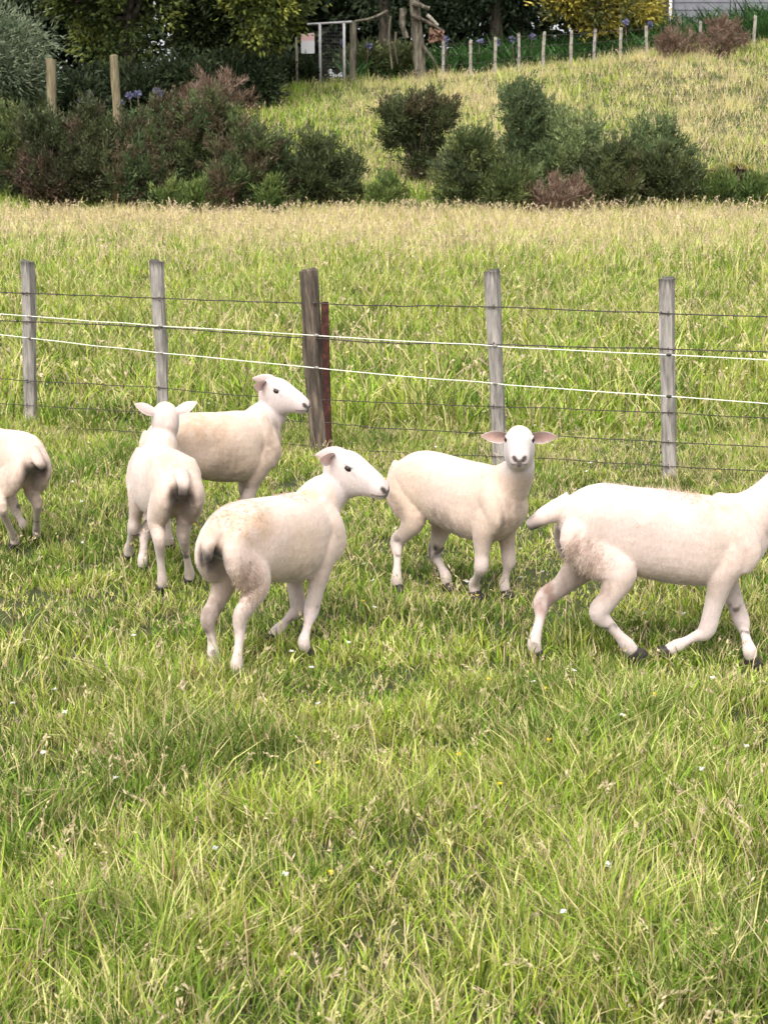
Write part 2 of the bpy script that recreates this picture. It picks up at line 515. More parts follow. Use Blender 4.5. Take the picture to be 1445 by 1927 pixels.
uh = np.array([max(gz(a, b), gz(a, 37.3) + 0.46 * math.sin(math.pi * min(max((a - sx0) / (sx1 - sx0), 0), 1)) ** 0.5 * (1.02 if b < 37.7 else max(0, 1.1 - (b - 37.6) * 0.6))) for a, b in zip(ux, uy)])
v, f, cv = blades(np.stack([ux, uy, uh - 0.03], 1), rng.uniform(0.12, 0.34, n), rng.uniform(0.014, 0.03, n), rng.uniform(3.6, 5.8, n), rng.uniform(0.2, 1.1, n), rng.uniform(0.1, 0.6, n), np.where(rng.random(n)[:, None] < 0.5, STRAW, GREEN_Y) * rng.uniform(0.5, 1.1, n)[:, None], 2, rng)
tag(link('scarp_grass', np_mesh('scarp_grass', v, f, cv), M_GRASS), 'straw grass hanging over the earth scarp', 'grass', kind='stuff')

# ------------------------------------------------------------------ posts and wires
def post_mesh(name, length, w, d, taper, seed, round_=False, K=None, rough=0.004):
    """a rough wooden post standing on z=0 with a worn, bevelled top; sunk 0.3 m"""
    rng = np.random.default_rng(seed)
    zs = np.concatenate([[-0.30], np.linspace(0, length - 0.02, 22), [length - 0.006, length]])
    K = 16
    a = np.linspace(0, 2 * math.pi, K, endpoint=False) + math.pi / K
    rings = []
    ph = rng.uniform(0, 6, 4)
    for z in zs:
        u = max(z, 0) / length
        s = 1 + taper * (u - 0.5) * 2
        if z > length - 0.004: s *= 0.86
        e = 1.0 if round_ else 0.42
        cx = np.sign(np.cos(a)) * np.abs(np.cos(a)) ** e
        cy = np.sign(np.sin(a)) * np.abs(np.sin(a)) ** e
        p = np.stack([cx * w / 2 * s, cy * d / 2 * s, np.full(K, z)], 1)
        nz = vnoise(np.stack([np.cos(a) * 2 + ph[0], np.sin(a) * 2 + ph[1], np.full(K, z * 5)], 1), seed) - 0.5
        gr = vnoise(np.stack([a * 5, np.full(K, ph[2]), np.full(K, z * 0.8)], 1), seed + 3) - 0.5
        p[:, :2] *= (1 + (nz * 3.0 + gr * 2.0)[:, None] * rough / (w / 2))
        p[:, 0] += rough * 1.6 * math.sin(z * 3.1 + ph[3]); p[:, 1] += rough * 1.2 * math.sin(z * 2.3 + ph[2])
        if z > length - 0.001:
            p[:, 2] += (rng.random(K) - 0.6) * 0.008 + 0.012 * np.cos(a + ph[0])
        rings.append(p)
    v, q, t = rings_mesh(np.array(rings))
    return np_mesh(name, v, [q, t], smooth=False)


def place_between(o, foot, top):
    """stand a post object (z axis) with its foot and top at given points (world = parent at identity offset)"""
    z = Vector(top) - Vector(foot)
    o.rotation_mode = 'QUATERNION'
    o.rotation_quaternion = z.to_track_quat('Z', 'Y')
    o.location = foot


# fence line fitted through the feet of the two end posts
FA = on_ground(58, 812); FB = on_ground(1258, 906)
fd = norm(np.array([FB[0] - FA[0], FB[1] - FA[1], 0])); fn = np.array([fd[1], -fd[0], 0])   # fn points to the camera


def on_fence(px, py, off=0.0):
    d = ray(px, py)
    p0 = FA + fn * off
    s = np.dot(p0 - CAM, fn) / np.dot(d, fn)
    return CAM + d * s


fence = empty('wire_fence', (FA[0], FA[1], 0))
tag(fence, 'farm wire fence with grey battens and one dark strainer post across the paddock', 'fence')
FO = np.array([FA[0], FA[1], 0])
frz = math.atan2(fd[1], fd[0])


def fence_post(top_px, foot_px, w, d, mat, name, label, seed, taper=0.04, round_=False, rough=0.003):
    foot = on_fence(*foot_px); top = on_fence(*top_px)
    foot = foot.copy(); foot[2] = 0.0
    L = float(np.linalg.norm(top - foot))
    o = link(name, post_mesh(name, L, w, d, taper, seed, round_, rough=rough), mat, fence)
    z = Vector(top - foot).normalized(); x = Vector(fd); y = z.cross(x).normalized(); x = y.cross(z).normalized()
    o.matrix_local = Matrix.Translation(Vector(foot - FO)) @ Matrix((x, y, z)).transposed().to_4x4()
    if label: o['label'] = label
    return o


fence_post((51, 491), (58, 810), 0.076, 0.055, M_WOOD, 'fence_post', 'grey square batten with a dark worn top', 1, rough=0.0045)
fence_post((295, 491), (309, 838), 0.078, 0.055, M_WOOD, 'fence_post', 'grey batten with a dark crack down the top', 2, rough=0.006)
fence_post((577, 508), (608, 852), 0.118, 0.105, M_WOOD_DK, 'strainer_post', 'thick dark brown leaning strainer post', 3, -0.05, True, 0.006)
fence_post((926, 509), (938, 872), 0.078, 0.055, M_WOOD, 'fence_post', 'grey batten behind the sheep that faces forward', 4)
fence_post((1256, 523), (1258, 904), 0.076, 0.055, M_WOOD, 'fence_post', 'grey batten with a small black insulator', 5, rough=0.004)
fence_post((1606, 545), (1606, 935), 0.076, 0.055, M_WOOD, 'fence_post', None, 6)
fence_post((-196, 478), (-190, 790), 0.076, 0.055, M_WOOD, 'fence_post', None, 7)

# rusty steel Y post beside the strainer
sp = on_fence(618, 842, 0.03); sp[2] = 0; st_ = on_fence(611, 568, 0.03)
Ls = float(np.linalg.norm(st_ - sp))
ya = np.array([[0.024, -0.003], [0.024, 0.003], [0.004, 0.004], [0.004, 0.020], [-0.004, 0.020], [-0.004, 0.004], [-0.024, 0.003], [-0.024, -0.003], [-0.003, -0.005], [0.003, -0.005]])
zz = np.linspace(-0.3, Ls, 8)
rg = np.array([np.column_stack([ya, np.full(len(ya), z)]) for z in zz])
v, q, t = rings_mesh(rg)
o = link('steel_post', np_mesh('steel_post', v, [q, t]), M_RUST, fence)
zv = Vector(st_ - sp).normalized(); xv = Vector(fd); yv = zv.cross(xv).normalized(); xv = yv.cross(zv).normalized()
o.matrix_local = Matrix.Translation(Vector(sp - FO)) @ Matrix((xv, yv, zv)).transposed().to_4x4()
o['label'] = 'dark rust-red steel standard beside the strainer post'

rngw = np.random.default_rng(77)


def fence_wire(pts, off, r, mat, name, barbs=False, label=None):
    P = [on_fence(a, b, off) for a, b in pts]
    e0 = P[0] + (P[0] - P[1]) / np.linalg.norm(P[0] - P[1]) * 1.6
    e1 = P[-1] + (P[-1] - P[-2]) / np.linalg.norm(P[-1] - P[-2]) * 1.6
    P = np.array([e0] + P + [e1])
    C = catmull(P, 14)
    C[:, 2] += (n2(np.arange(len(C)), np.zeros(len(C)), 0.35, int(off * 1000) + len(pts)) - 0.5) * 0.006
    parts = [tube(C - FO, r, 6)]
    if barbs:
        L = np.concatenate([[0], np.cumsum(np.linalg.norm(np.diff(C, axis=0), axis=1))])
        for s in np.arange(0.05, L[-1], 0.13):
            p = np.array([np.interp(s, L, C[:, i]) for i in range(3)])
            for _ in range(2):
                dv = norm(rngw.normal(0, 1, 3)) * 0.012
                parts.append(tube(np.array([p - dv, p, p + dv]) - FO, [r * 0.5, r * 0.9, r * 0.4], 4))
    v, q, t = join(parts)
    o = link(name, np_mesh(name, v, [q, t], smooth=True), mat, fence)
    if label: o['label'] = label


fence_wire([(10, 550), (289, 561), (498, 568), (707, 575), (911, 577), (1242, 589), (1442, 596)], 0.034, 0.0036, M_WIRE, 'fence_wire', True, 'dark barbed top wire')
fence_wire([(0, 603), (289, 616), (548, 634), (717, 645), (911, 648), (1242, 656), (1442, 662)], 0.034, 0.0036, M_WIRE, 'fence_wire', True)
fence_wire([(0, 713), (80, 718), (289, 729), (463, 745), (730, 758), (941, 765), (1242, 776), (1442, 787)], 0.034, 0.0028, M_WIRE, 'fence_wire')
fence_wire([(0, 759), (70, 764), (249, 774), (600, 795), (730, 806), (1071, 822), (1442, 841)], 0.034, 0.0028, M_WIRE, 'fence_wire')
fence_wire([(0, 798), (75, 803), (279, 814), (720, 850), (1011, 862), (1222, 875), (1442, 887)], 0.034, 0.0028, M_WIRE, 'fence_wire')
WH1 = [(0, 591), (289, 612), (717, 639), (1080, 659), (1442, 677)]
WH2 = [(0, 630), (289, 662), (717, 704), (1080, 733), (1442, 759)]
fence_wire(WH1, 0.085, 0.0030, M_TAPE, 'electric_wire', False, 'white upper electric wire on the near side of the posts')
fence_wire(WH2, 0.085, 0.0030, M_TAPE, 'electric_wire', False, 'white lower electric wire on the near side of the posts')
for (px, pys) in ((52, (553, 607, 717, 763, 801)), (300, (562, 617, 730, 777)), (592, (573, 637, 752)), (929, (577, 648, 765, 815)), (1257, (590, 657, 777, 832, 877))):
    for py in pys:
        c0 = on_fence(px, py, 0.030) - FO
        P = np.array([c0 + np.array([0, 0, 0.010]) - fn * 0.012, c0 + np.array([0, 0, 0.010]) + fn * 0.009, c0 + fn * 0.012, c0 - np.array([0, 0, 0.010]) + fn * 0.009, c0 - np.array([0, 0, 0.010]) - fn * 0.012])
        v, q, t = tube(P, 0.0024, 5)
        link('staple', np_mesh('staple', v, [q, t], smooth=True), M_WIRE, fence)
# insulators holding the white wires off the posts
for (px, pys) in ((55, (595, 636)), (303, (613, 664)), (596, (631, 692)), (931, (651, 722)), (1258, (668, 746))):
    for py in pys:
        a = on_fence(px, py, 0.02); b = on_fence(px, py, 0.088)
        parts = [tube(np.linspace(a, b, 4) - FO, [0.006, 0.006, 0.007, 0.007], 8), tube(np.linspace(b - fd * 0.014, b + fd * 0.014, 4) - FO, [0.006, 0.009, 0.009, 0.006], 8)]
        v, q, t = join(parts)
        link('insulator', np_mesh('insulator', v, [q, t], smooth=True), M_WOOD if px != 1258 else M_INSUL, fence)

# ------------------------------------------------------------------ shrubs and trees
def sprigs(P, D, L, Wd, C, rng):
    """narrow pointed sprigs: one triangle each"""
    N = len(P)
    s = norm(np.cross(D, rng.normal(0, 1, (N, 3)))) * (Wd * 0.5)[:, None]
    v = np.stack([P - s, P + s, P + D * L[:, None]], 1).reshape(-1, 3)
    return v, np.arange(N * 3).reshape(N, 3), np.repeat(C, 3, 0)


def leaves(P, D, L, Wd, C, rng):
    """diamond leaves folded along the midrib: two triangles each"""
    N = len(P)
    s = norm(np.cross(D, rng.normal(0, 1, (N, 3)))) * (Wd * 0.5)[:, None]
    nn = norm(np.cross(D, s)) * (Wd * 0.18)[:, None]
    m = P + D * (L * 0.45)[:, None] + nn
    v = np.stack([P, m + s, P + D * L[:, None], m - s], 1).reshape(-1, 3)
    k = np.arange(N)[:, None] * 4
    f = np.concatenate([k + np.array([[0, 1, 2]]), k + np.array([[0, 2, 3]])], 0)
    return v, f, np.repeat(C, 4, 0)


def crown_points(rng, blobs, n_clump, per, clump_r, shoot=0.0):
    """clump centres near the surface of several ellipsoids; leaves scattered round each clump"""
    B = np.array([[*c, *r] for c, r in blobs], float)
    wgt = (B[:, 3] * B[:, 4] + B[:, 3] * B[:, 5]); wgt /= wgt.sum()
    bi = rng.choice(len(B), n_clump, p=wgt)
    d = norm(rng.normal(0, 1, (n_clump, 3)))
    rad = 1 - 0.55 * rng.random(n_clump) ** 1.6
    cc = B[bi, :3] + d * B[bi, 3:] * rad[:, None]
    k = np.repeat(np.arange(n_clump), per)
    off = rng.normal(0, 1, (len(k), 3)) * (clump_r * (0.6 + 0.8 * rng.random(n_clump)))[k][:, None]
    if shoot:
        sdv = norm(d * 0.9 + np.array([0, 0, 0.75]) + rng.normal(0, 0.55, (n_clump, 3)))
        ln = shoot * rng.uniform(0.5, 1.6, n_clump)
        off = sdv[k] * ((rng.random(len(k)) - 0.35) * ln[k])[:, None] + rng.normal(0, 1, (len(k), 3)) * 0.045
        d = sdv
    P = cc[k] + off
    out = norm(d[k] * 0.8 + norm(off) * 0.7)
    return P, out, k, cc, d


def make_plant(name, label, cat, group, base, blobs, n_clump, per, clump_r, size, palette, style='sprig', stems=6, stem_r=0.03, seed=0, up=0.5, bark=None, trunk_top=None, parts=('foliage', 'stem'), min_h=0.0, shoot=0.0):
    rng = np.random.default_rng(seed)
    bx, by = base; bz = gz(bx, by)
    root = empty(name, (bx, by, bz))
    tag(root, label, cat, group)
    P, out, k, cc, d = crown_points(rng, blobs, n_clump, per, clump_r, shoot)
    hgt = ground(P[:, 0] + bx, P[:, 1] + by) - bz
    ok = P[:, 2] > hgt + min_h
    P, out, k = P[ok], out[ok], k[ok]
    D = norm(out + np.array([0, 0, up]) + rng.normal(0, 0.45, P.shape))
    pal = np.array(palette, float)
    ci = rng.integers(0, len(pal), n_clump)
    # neighbouring clumps share a colour
    ci = np.clip((vnoise(cc * 1.3 + seed, seed + 9) * 1.25 - 0.12 + rng.normal(0, 0.12, n_clump)) * len(pal), 0, len(pal) - 1).astype(int)
    C = pal[ci][k] * rng.uniform(0.6, 1.45, len(k))[:, None]
    L = size[0] * rng.uniform(0.6, 1.4, len(k)); Wd = size[1] * rng.uniform(0.7, 1.3, len(k))
    v, f, c = (sprigs if style == 'sprig' else leaves)(P, D, L, Wd, np.clip(C, 0.004, 0.8), rng)
    link(parts[0], np_mesh(parts[0], v, f, c), M_LEAF, root)
    # stems / trunk with limbs running up into the clumps
    pt = []
    tt = np.array(trunk_top if trunk_top is not None else (0, 0, 0.15), float)
    if trunk_top is not None:
        n = 9
        T = np.linspace(0, 1, n)[:, None] * tt[None] + np.column_stack([np.sin(np.linspace(0, 4, n) + seed), np.cos(np.linspace(0, 3, n) + seed), np.zeros(n)]) * stem_r * 0.35
        T = np.vstack([[T[0] - np.array([0, 0, 0.25])], T])
        pt.append(tube(T, np.concatenate([[stem_r * 1.35], stem_r * np.linspace(1.2, 0.6, n)]), 12, 0.05, rng))
    sel = rng.choice(n_clump, min(stems, n_clump), replace=False)
    for s in sel:
        e = cc[s]
        a0 = tt * (rng.uniform(0.55, 1.0) if trunk_top is not None else 0) + rng.normal(0, 0.03, 3) * (1 if trunk_top is None else 0)
        if trunk_top is None: a0[2] = -0.05
        mid = a0 * 0.45 + e * 0.55 + np.array([0, 0, 0.12]) + rng.normal(0, 0.06, 3)
        pts = catmull(np.array([a0, mid, e]), 4)
        r0 = stem_r * (0.45 if trunk_top is not None else 1.0)
        pt.append(tube(pts, np.linspace(r0, r0 * 0.25, len(pts)), 6, 0.05, rng))
    v, q, t = join(pt)
    link(parts[1], np_mesh(parts[1], v, [q, t], smooth=True), bark or M_STEM, root)
    return root


def px_shrub(x0, x1, ytop, ybase, Y, depth=None):
    """base point and ellipsoid radii for a shrub seen between x0..x1, ytop..ybase with its foot at distance Y"""
    xm = (x0 + x1) / 2
    b = at_y(xm, ybase, Y)
    s = FPX / (Y * CT)
    return b[0], (x1 - x0) / 2 / s, (ybase - ytop) / s


G_DK = [(0.042, 0.055, 0.022), (0.065, 0.082, 0.032), (0.10, 0.115, 0.044)]
G_MID = [(0.060, 0.080, 0.030), (0.09, 0.12, 0.042), (0.15, 0.17, 0.06), (0.07, 0.09, 0.04)]
G_BLUE = [(0.075, 0.105, 0.045), (0.12, 0.16, 0.066), (0.18, 0.22, 0.09)]
BRN = [(0.075, 0.050, 0.034), (0.10, 0.070, 0.045), (0.06, 0.060, 0.030), (0.065, 0.080, 0.034)]
BRN_DRY = [(0.16, 0.10, 0.07), (0.22, 0.15, 0.11), (0.12, 0.08, 0.05)]
MIXED = [(0.06, 0.08, 0.03), (0.09, 0.115, 0.042), (0.10, 0.08, 0.045), (0.07, 0.10, 0.04)]

T_DARK_ = [(0.020, 0.034, 0.014), (0.03, 0.045, 0.02), (0.045, 0.06, 0.025)]
SH_L = 'gorse shrubs massed along the left of the paddock edge'
SH_R = 'broom shrubs along the right of the paddock edge'
# (x0, x1, ytop, ybase, Y, palette, label, seed, group, name)
shr = [
    (-60, 110, 190, 350, 37.0, G_MID, 'dark green bushy shrub at the foot of the far left pine post', 1, SH_L, 'gorse_shrub'),
    (40, 150, 205, 372, 36.0, BRN, 'low brown and green gorse under the left pine post', 2, SH_L, 'gorse_shrub'),
    (110, 290, 185, 374, 36.2, [(0.075, 0.052, 0.036), (0.06, 0.066, 0.03), (0.075, 0.09, 0.036), (0.095, 0.068, 0.044)], 'wide reddish brown half dead gorse below the two pine posts', 3, SH_L, 'gorse_shrub'),
    (270, 500, 150, 368, 37.2, MIXED, 'tallest green gorse of the left thicket with rusty brown top', 4, SH_L, 'gorse_shrub'),
    (200, 330, 255, 376, 35.8, MIXED, 'low dark brown gorse in front of the tallest one', 5, SH_L, 'gorse_shrub'),
    (390, 560, 240, 374, 36.2, MIXED, 'gorse with bare pale branch between the tall gorse and the dark one', 6, SH_L, 'gorse_shrub'),
    (530, 680, 250, 370, 36.2, G_DK, 'dark green gorse with spiky top at the end of the thicket', 7, SH_L, 'gorse_shrub'),
    (400, 470, 310, 372, 35.6, G_MID, 'small fresh green bush at the front of the thicket', 8, SH_L, 'gorse_shrub'),
    (720, 855, 185, 330, 38.4, [(0.05, 0.065, 0.025), (0.075, 0.09, 0.035), (0.10, 0.085, 0.045)], 'lone olive green shrub with a spreading flat top on the bank', 9, SH_R, 'broom_shrub'),
    (820, 960, 240, 380, 36.0, G_MID, 'mid green broom with a dark hollow at its left end', 10, SH_R, 'broom_shrub'),
    (925, 1045, 158, 330, 38.0, G_BLUE, 'tallest blue green upright broom on the bank', 11, SH_R, 'broom_shrub'),
    (1020, 1130, 215, 350, 37.4, G_BLUE, 'pale green feathery broom beside the tallest one', 12, SH_R, 'broom_shrub'),
    (1080, 1200, 265, 386, 36.0, G_DK + [(0.09, 0.08, 0.04)], 'dark olive broom with brown tips above the dead brush', 13, SH_R, 'broom_shrub'),
    (1165, 1290, 215, 360, 37.4, G_BLUE, 'rounded blue green broom with a pointed side shoot', 14, SH_R, 'broom_shrub'),
    (1190, 1325, 270, 385, 36.2, G_DK, 'dark spiky broom at the right end of the row', 15, SH_R, 'broom_shrub'),
    (900, 1010, 300, 388, 35.7, G_MID, 'low green broom at the foot of the tallest one', 16, SH_R, 'broom_shrub'),
]
for (x0, x1, yt, yb, Y, pal, lab, sd_, grp, nm) in shr:
    X, rx, hh = px_shrub(x0, x1, yt, yb, Y)
    b = at_y((x0 + x1) / 2, yb, Y)
    bz = gz(X, Y)
    top = at_y((x0 + x1) / 2, yt, Y)[2] - bz
    rng = np.random.default_rng(100 + sd_)
    rx *= 1.12
    blobs = [((0, 0, top * 0.36), (rx * 0.85, rx * 0.6, top * 0.36))]
    for q in range(11):
        a = rng.uniform(0, 6.28); e = rng.uniform(0.15, 0.85); rr_ = rx * rng.uniform(0.25, 0.85) * (1.15 - 0.6 * e)
        blobs.append(((math.cos(a) * rr_, math.sin(a) * rr_ * 0.7, top * e), (rx * rng.uniform(0.16, 0.36), rx * 0.25, top * rng.uniform(0.10, 0.24))))
    if sd_ == 9:
        blobs = [((rx * 0.15, 0, top * 0.40), (rx * 0.5, rx * 0.4, top * 0.38)), ((-rx * 0.55, 0, top * 0.52), (rx * 0.4, rx * 0.3, top * 0.12))] + [((math.cos(a) * rx * 0.62, math.sin(a) * rx * 0.4, top * (0.80 + 0.08 * math.sin(a * 3))), (rx * 0.32, rx * 0.3, top * 0.12)) for a in np.linspace(0, 5.6, 8)]
    if sd_ == 11:
        blobs = [((-rx * 0.1, 0, top * 0.80), (rx * 0.55, rx * 0.5, top * 0.20)), ((0, 0, top * 0.5), (rx * 0.5, rx * 0.5, top * 0.3)), ((rx * 0.5, 0, top * 0.55), (rx * 0.45, rx * 0.4, top * 0.3)), ((0, 0, top * 0.2), (rx * 0.8, rx * 0.6, top * 0.2))]
    n = int(110 + 110 * rx * top)
    make_plant(nm, lab, 'shrub', grp, (X, Y), blobs, n, 62, 0.11, (0.10, 0.034), pal, 'sprig', 22, 0.020, 200 + sd_, 0.5, shoot=0.42)

FRESH = [(0.06, 0.095, 0.028), (0.09, 0.135, 0.036), (0.14, 0.18, 0.05)]
for i, (x0, x1, yt, yb, Y, lab) in enumerate(((290, 345, 345, 385, 35.3, 'low fresh green weed before the tallest gorse'), (345, 395, 340, 385, 35.25, 'bushy fresh green weed beside the small dead bush'), (485, 525, 332, 385, 35.3, 'fresh green weed between the two spiky gorse shrubs'),
                                  (690, 760, 330, 384, 36.0, 'spreading yellow green weed below the flat topped shrub'),
                                  (1325, 1385, 330, 386, 35.8, 'green weed below the bare earth scarp'), (1390, 1450, 325, 386, 35.9, 'taller green weed beyond the earth scarp'))):
    X, rx, hh = px_shrub(x0, x1, yt, yb, Y)
    bz = gz(X, Y); top = at_y((x0 + x1) / 2, yt, Y)[2] - bz
    make_plant('weed_plant', lab, 'weed', 'fresh green weeds along the foot of the shrubs', (X, Y), [((0, 0, top * 0.4), (rx, rx * 0.7, top * 0.45)), ((rx * 0.3, 0, top * 0.7), (rx * 0.4, rx * 0.4, top * 0.3))], 46, 40, 0.1, (0.12, 0.035), FRESH, 'sprig', 10, 0.010, 280 + i, 0.8, shoot=0.26)

# low fresh weeds and dark understorey below the trees
for i, (x0, x1, yt, yb, Y, pal, lab) in enumerate((
        (60, 190, 150, 215, 44.5, T_DARK_, 'dark low understorey bush behind the left pine post'), (170, 300, 135, 215, 45.5, T_DARK_, 'dark understorey bush behind the right pine post'),
        (290, 420, 120, 210, 46.0, T_DARK_, 'dark understorey bush behind the rusty dead bush'), (400, 520, 110, 200, 46.2, T_DARK_, 'dark understorey bush under the golden green tree'),
        (495, 600, 120, 185, 50.6, T_DARK_, 'dark understorey bush behind the white sign'), (650, 790, 90, 165, 52.0, G_DK, 'dark green bush beside the pipe gate'),
        (-80, 70, 140, 240, 43.0, G_MID, 'dull green bush under the silver tree'))):
    X, rx, hh = px_shrub(x0, x1, yt, yb, Y)
    bz = gz(X, Y); top = at_y((x0 + x1) / 2, yt, Y)[2] - bz
    make_plant('understorey_bush', lab, 'bush', 'understorey bushes below the trees', (X, Y), [((0, 0, top * 0.45), (rx * 1.1, rx * 0.6, top * 0.5)), ((rx * 0.5, 0, top * 0.6), (rx * 0.5, rx * 0.5, top * 0.4)), ((-rx * 0.5, 0, top * 0.5), (rx * 0.5, rx * 0.5, top * 0.45))],
               int(60 + 40 * rx * top), 70, 0.17, (0.17, 0.07), pal, 'leaf', 12, 0.02, 260 + i, 0.3)

# dead brush at the foot of the broom, dry shrubs by the upper fence
for (x0, x1, yt, yb, Y, lab, sd_) in ((1000, 1110, 345, 392, 35.5, 'heap of dead pinkish brown brush under the dark broom', 31), (395, 440, 330, 378, 35.4, 'small dead pinkish brown bush before the thicket', 32),
                                  (1235, 1305, 62, 128, 49.0, 'dry brown bush with dark middle against the upper fence', 33), (1310, 1400, 45, 125, 49.3, 'taller dry brown bush against the upper fence', 34),
                                  (330, 475, 138, 190, 40.5, 'rusty brown dead bush behind the tall gorse', 35)):
    X, rx, hh = px_shrub(x0, x1, yt, yb, Y)
    bz = gz(X, Y); top = at_y((x0 + x1) / 2, yt, Y)[2] - bz
    make_plant('dry_bush', lab, 'bush', 'dry brown bushes', (X, Y), [((0, 0, top * 0.5), (rx, rx * 0.8, top * 0.5))], int(40 + 40 * rx * top), 60, 0.12, (0.14, 0.022), BRN_DRY, 'sprig', 26, 0.014, 300 + sd_, 0.5, shoot=0.4)

# broadleaf tree overhanging on the left, and the trees behind the upper fence
T_LEFT = [(0.028, 0.040, 0.012), (0.055, 0.075, 0.018), (0.10, 0.125, 0.028), (0.17, 0.19, 0.04), (0.25, 0.26, 0.05)]
T_DARK = [(0.020, 0.034, 0.014), (0.03, 0.045, 0.02), (0.04, 0.055, 0.025)]


def px_tree(x0, x1, y_low, Y, ztop, foot_px, nm, lab, grp, pal, seed, trunk_r, n, per=70, leaf=(0.15, 0.075), dep=0.8, style='leaf', cr=0.26, bark=None, limbs=16):
    xm = (x0 + x1) / 2
    X = at_y(foot_px, 180, Y)[0]
    bz = gz(X, Y)
    s = FPX / (Y * CT)
    zlow = at_y(xm, y_low, Y)[2] - bz
    cx = at_y(xm, 100, Y)[0] - X
    rx = (x1 - x0) / 2 / s
    rz = (ztop - zlow) / 2
    rng = np.random.default_rng(500 + seed)
    blobs = [((cx, 0, zlow + rz), (rx * 0.8, rx * dep * 0.8, rz * 0.9))]
    for q in range(9):
        a = rng.uniform(0, 6.28); e = rng.uniform(-0.75, 0.6)
        blobs.append(((cx + math.cos(a) * rx * 0.6, math.sin(a) * rx * dep * 0.6, zlow + rz + e * rz), (rx * 0.42, rx * dep * 0.42, rz * 0.36)))
    return make_plant(nm, lab, 'tree', grp, (X, Y), blobs, n, per, cr, leaf, pal, style, limbs, trunk_r, 600 + seed, 0.1, bark or M_BARK, (cx * 0.35, 0, zlow + rz * 0.9), ('crown', 'trunk'), 0.5)


TG = 'trees behind the upper fence'
px_tree(60, 400, 140, 46.5, 7.5, 250, 'broadleaf_tree', 'broad spreading tree with yellow green leaf tips over the two pine posts', TG, T_LEFT, 1, 0.20, 640, 75, (0.16, 0.085), cr=0.19, limbs=40)
px_tree(330, 615, 115, 46.8, 7.0, 500, 'broadleaf_tree', 'spreading tree with golden green leaves beside the white sign', TG, T_LEFT, 2, 0.16, 520, 75, (0.16, 0.085), cr=0.18, limbs=40)
px_tree(-170, 85, 185, 41.0, 4.0, -40, 'silver_tree', 'pale grey green feathery tree at the left end of the thicket', TG, [(0.10, 0.13, 0.075), (0.15, 0.18, 0.11), (0.20, 0.23, 0.14), (0.07, 0.10, 0.05)], 3, 0.12, 260, 80, (0.17, 0.035), style='sprig', cr=0.22)
px_tree(620, 860, 70, 54.5, 8.0, 720, 'evergreen_tree', 'dark evergreen tree behind the pipe gate frame', TG, T_DARK, 4, 0.22, 300, 55, (0.18, 0.10), cr=0.34)
px_tree(800, 1060, 95, 55.0, 8.0, 930, 'evergreen_tree', 'dense dark evergreen tree behind the row of pale battens', TG, T_DARK, 5, 0.22, 380, 55, (0.18, 0.10), cr=0.34)
px_tree(1030, 1240, 72, 52.6, 3.6, 1130, 'golden_conifer', 'bright golden yellow conifer behind the upper fence', TG, [(0.14, 0.125, 0.025), (0.32, 0.27, 0.05), (0.48, 0.39, 0.08), (0.09, 0.10, 0.03)], 6, 0.10, 170, 75, (0.20, 0.07), cr=0.17, dep=0.6)
for i, (x0, x1, fx) in enumerate(((-260, 120, -60), (60, 380, 210), (330, 640, 480), (560, 880, 700), (820, 1120, 980), (1040, 1340, 1190), (1350, 1700, 1540))):
    px_tree(x0, x1, 205 - 8 * i, 62.0 + (i % 2) * 2.2, 10.5, fx, 'shelter_tree', ['darkest shelter tree far behind the silver tree', 'dark shelter tree far behind the two pine posts', 'dark shelter tree far behind the white sign',
            'dark shelter tree far behind the dead trunk', 'dark shelter tree far behind the pale battens', 'dark shelter tree far behind the golden conifer', 'dark shelter tree far behind the grey shed'][i], 'dark shelter belt trees', T_DARK, 20 + i, 0.3, 330, 42, (0.36, 0.22), cr=0.5)

# hedge of strappy agapanthus under the trees
def strap_plant(X, Y, n, L, seed, label, flower=False):
    rng = np.random.default_rng(seed)
    bz = gz(X, Y)
    root = empty('agapanthus_clump', (X, Y, bz)); tag(root, label, 'plant', 'agapanthus clumps behind the upper fence')
    az = rng.uniform(0, 2 * math.pi, n)
    base = np.stack([rng.normal(0, 0.28, n), rng.normal(0, 0.2, n), np.full(n, -0.02)], 1)
    base[:, 2] += ground(base[:, 0] + X, base[:, 1] + Y) - bz
    c = np.array([0.045, 0.10, 0.028]) * rng.uniform(0.5, 1.8, n)[:, None]
    v, f, cv = blades(base, rng.uniform(0.6, 1.15, n) * L, np.full(n, 0.055), az, rng.uniform(0.35, 0.95, n), rng.uniform(0.1, 0.45, n), c, 3, rng)
    link('leaves', np_mesh('leaves', v, f, cv), M_LEAF, root)
    if flower:
        for q in range(2):
            V, F, C = [], [], []; off = 0
            hx, hy, hz = rng.normal(0, 0.25), rng.normal(0, 0.15) - 0.2, L * rng.uniform(0.95, 1.2)
            v, q4, t = tube(np.array([[hx * 0.5, hy * 0.5, 0], [hx * 0.8, hy * 0.8, hz * 0.5], [hx, hy, hz]]), 0.012, 5)
            stk = link('flower_stalk', np_mesh('flower_stalk', v, [q4, t], smooth=True), M_STEM, root)
            for _ in range(34):
                d = norm(rng.normal(0, 1, 3)); p = np.array([hx, hy, hz]); s = norm(np.cross(d, rng.normal(0, 1, 3))) * 0.03
                V += [p - d * 0.005, p + d * 0.08 + s, p + d * 0.13, p + d * 0.08 - s]; F.append([off, off + 1, off + 2, off + 3]); off += 4
                C += [np.array([0.17, 0.17, 0.28]) * rng.uniform(0.7, 1.3)] * 4
            link('flower_head', np_mesh('flower_head', np.array(V), np.array(F), np.clip(np.array(C), 0, .8)), M_LEAF, stk)


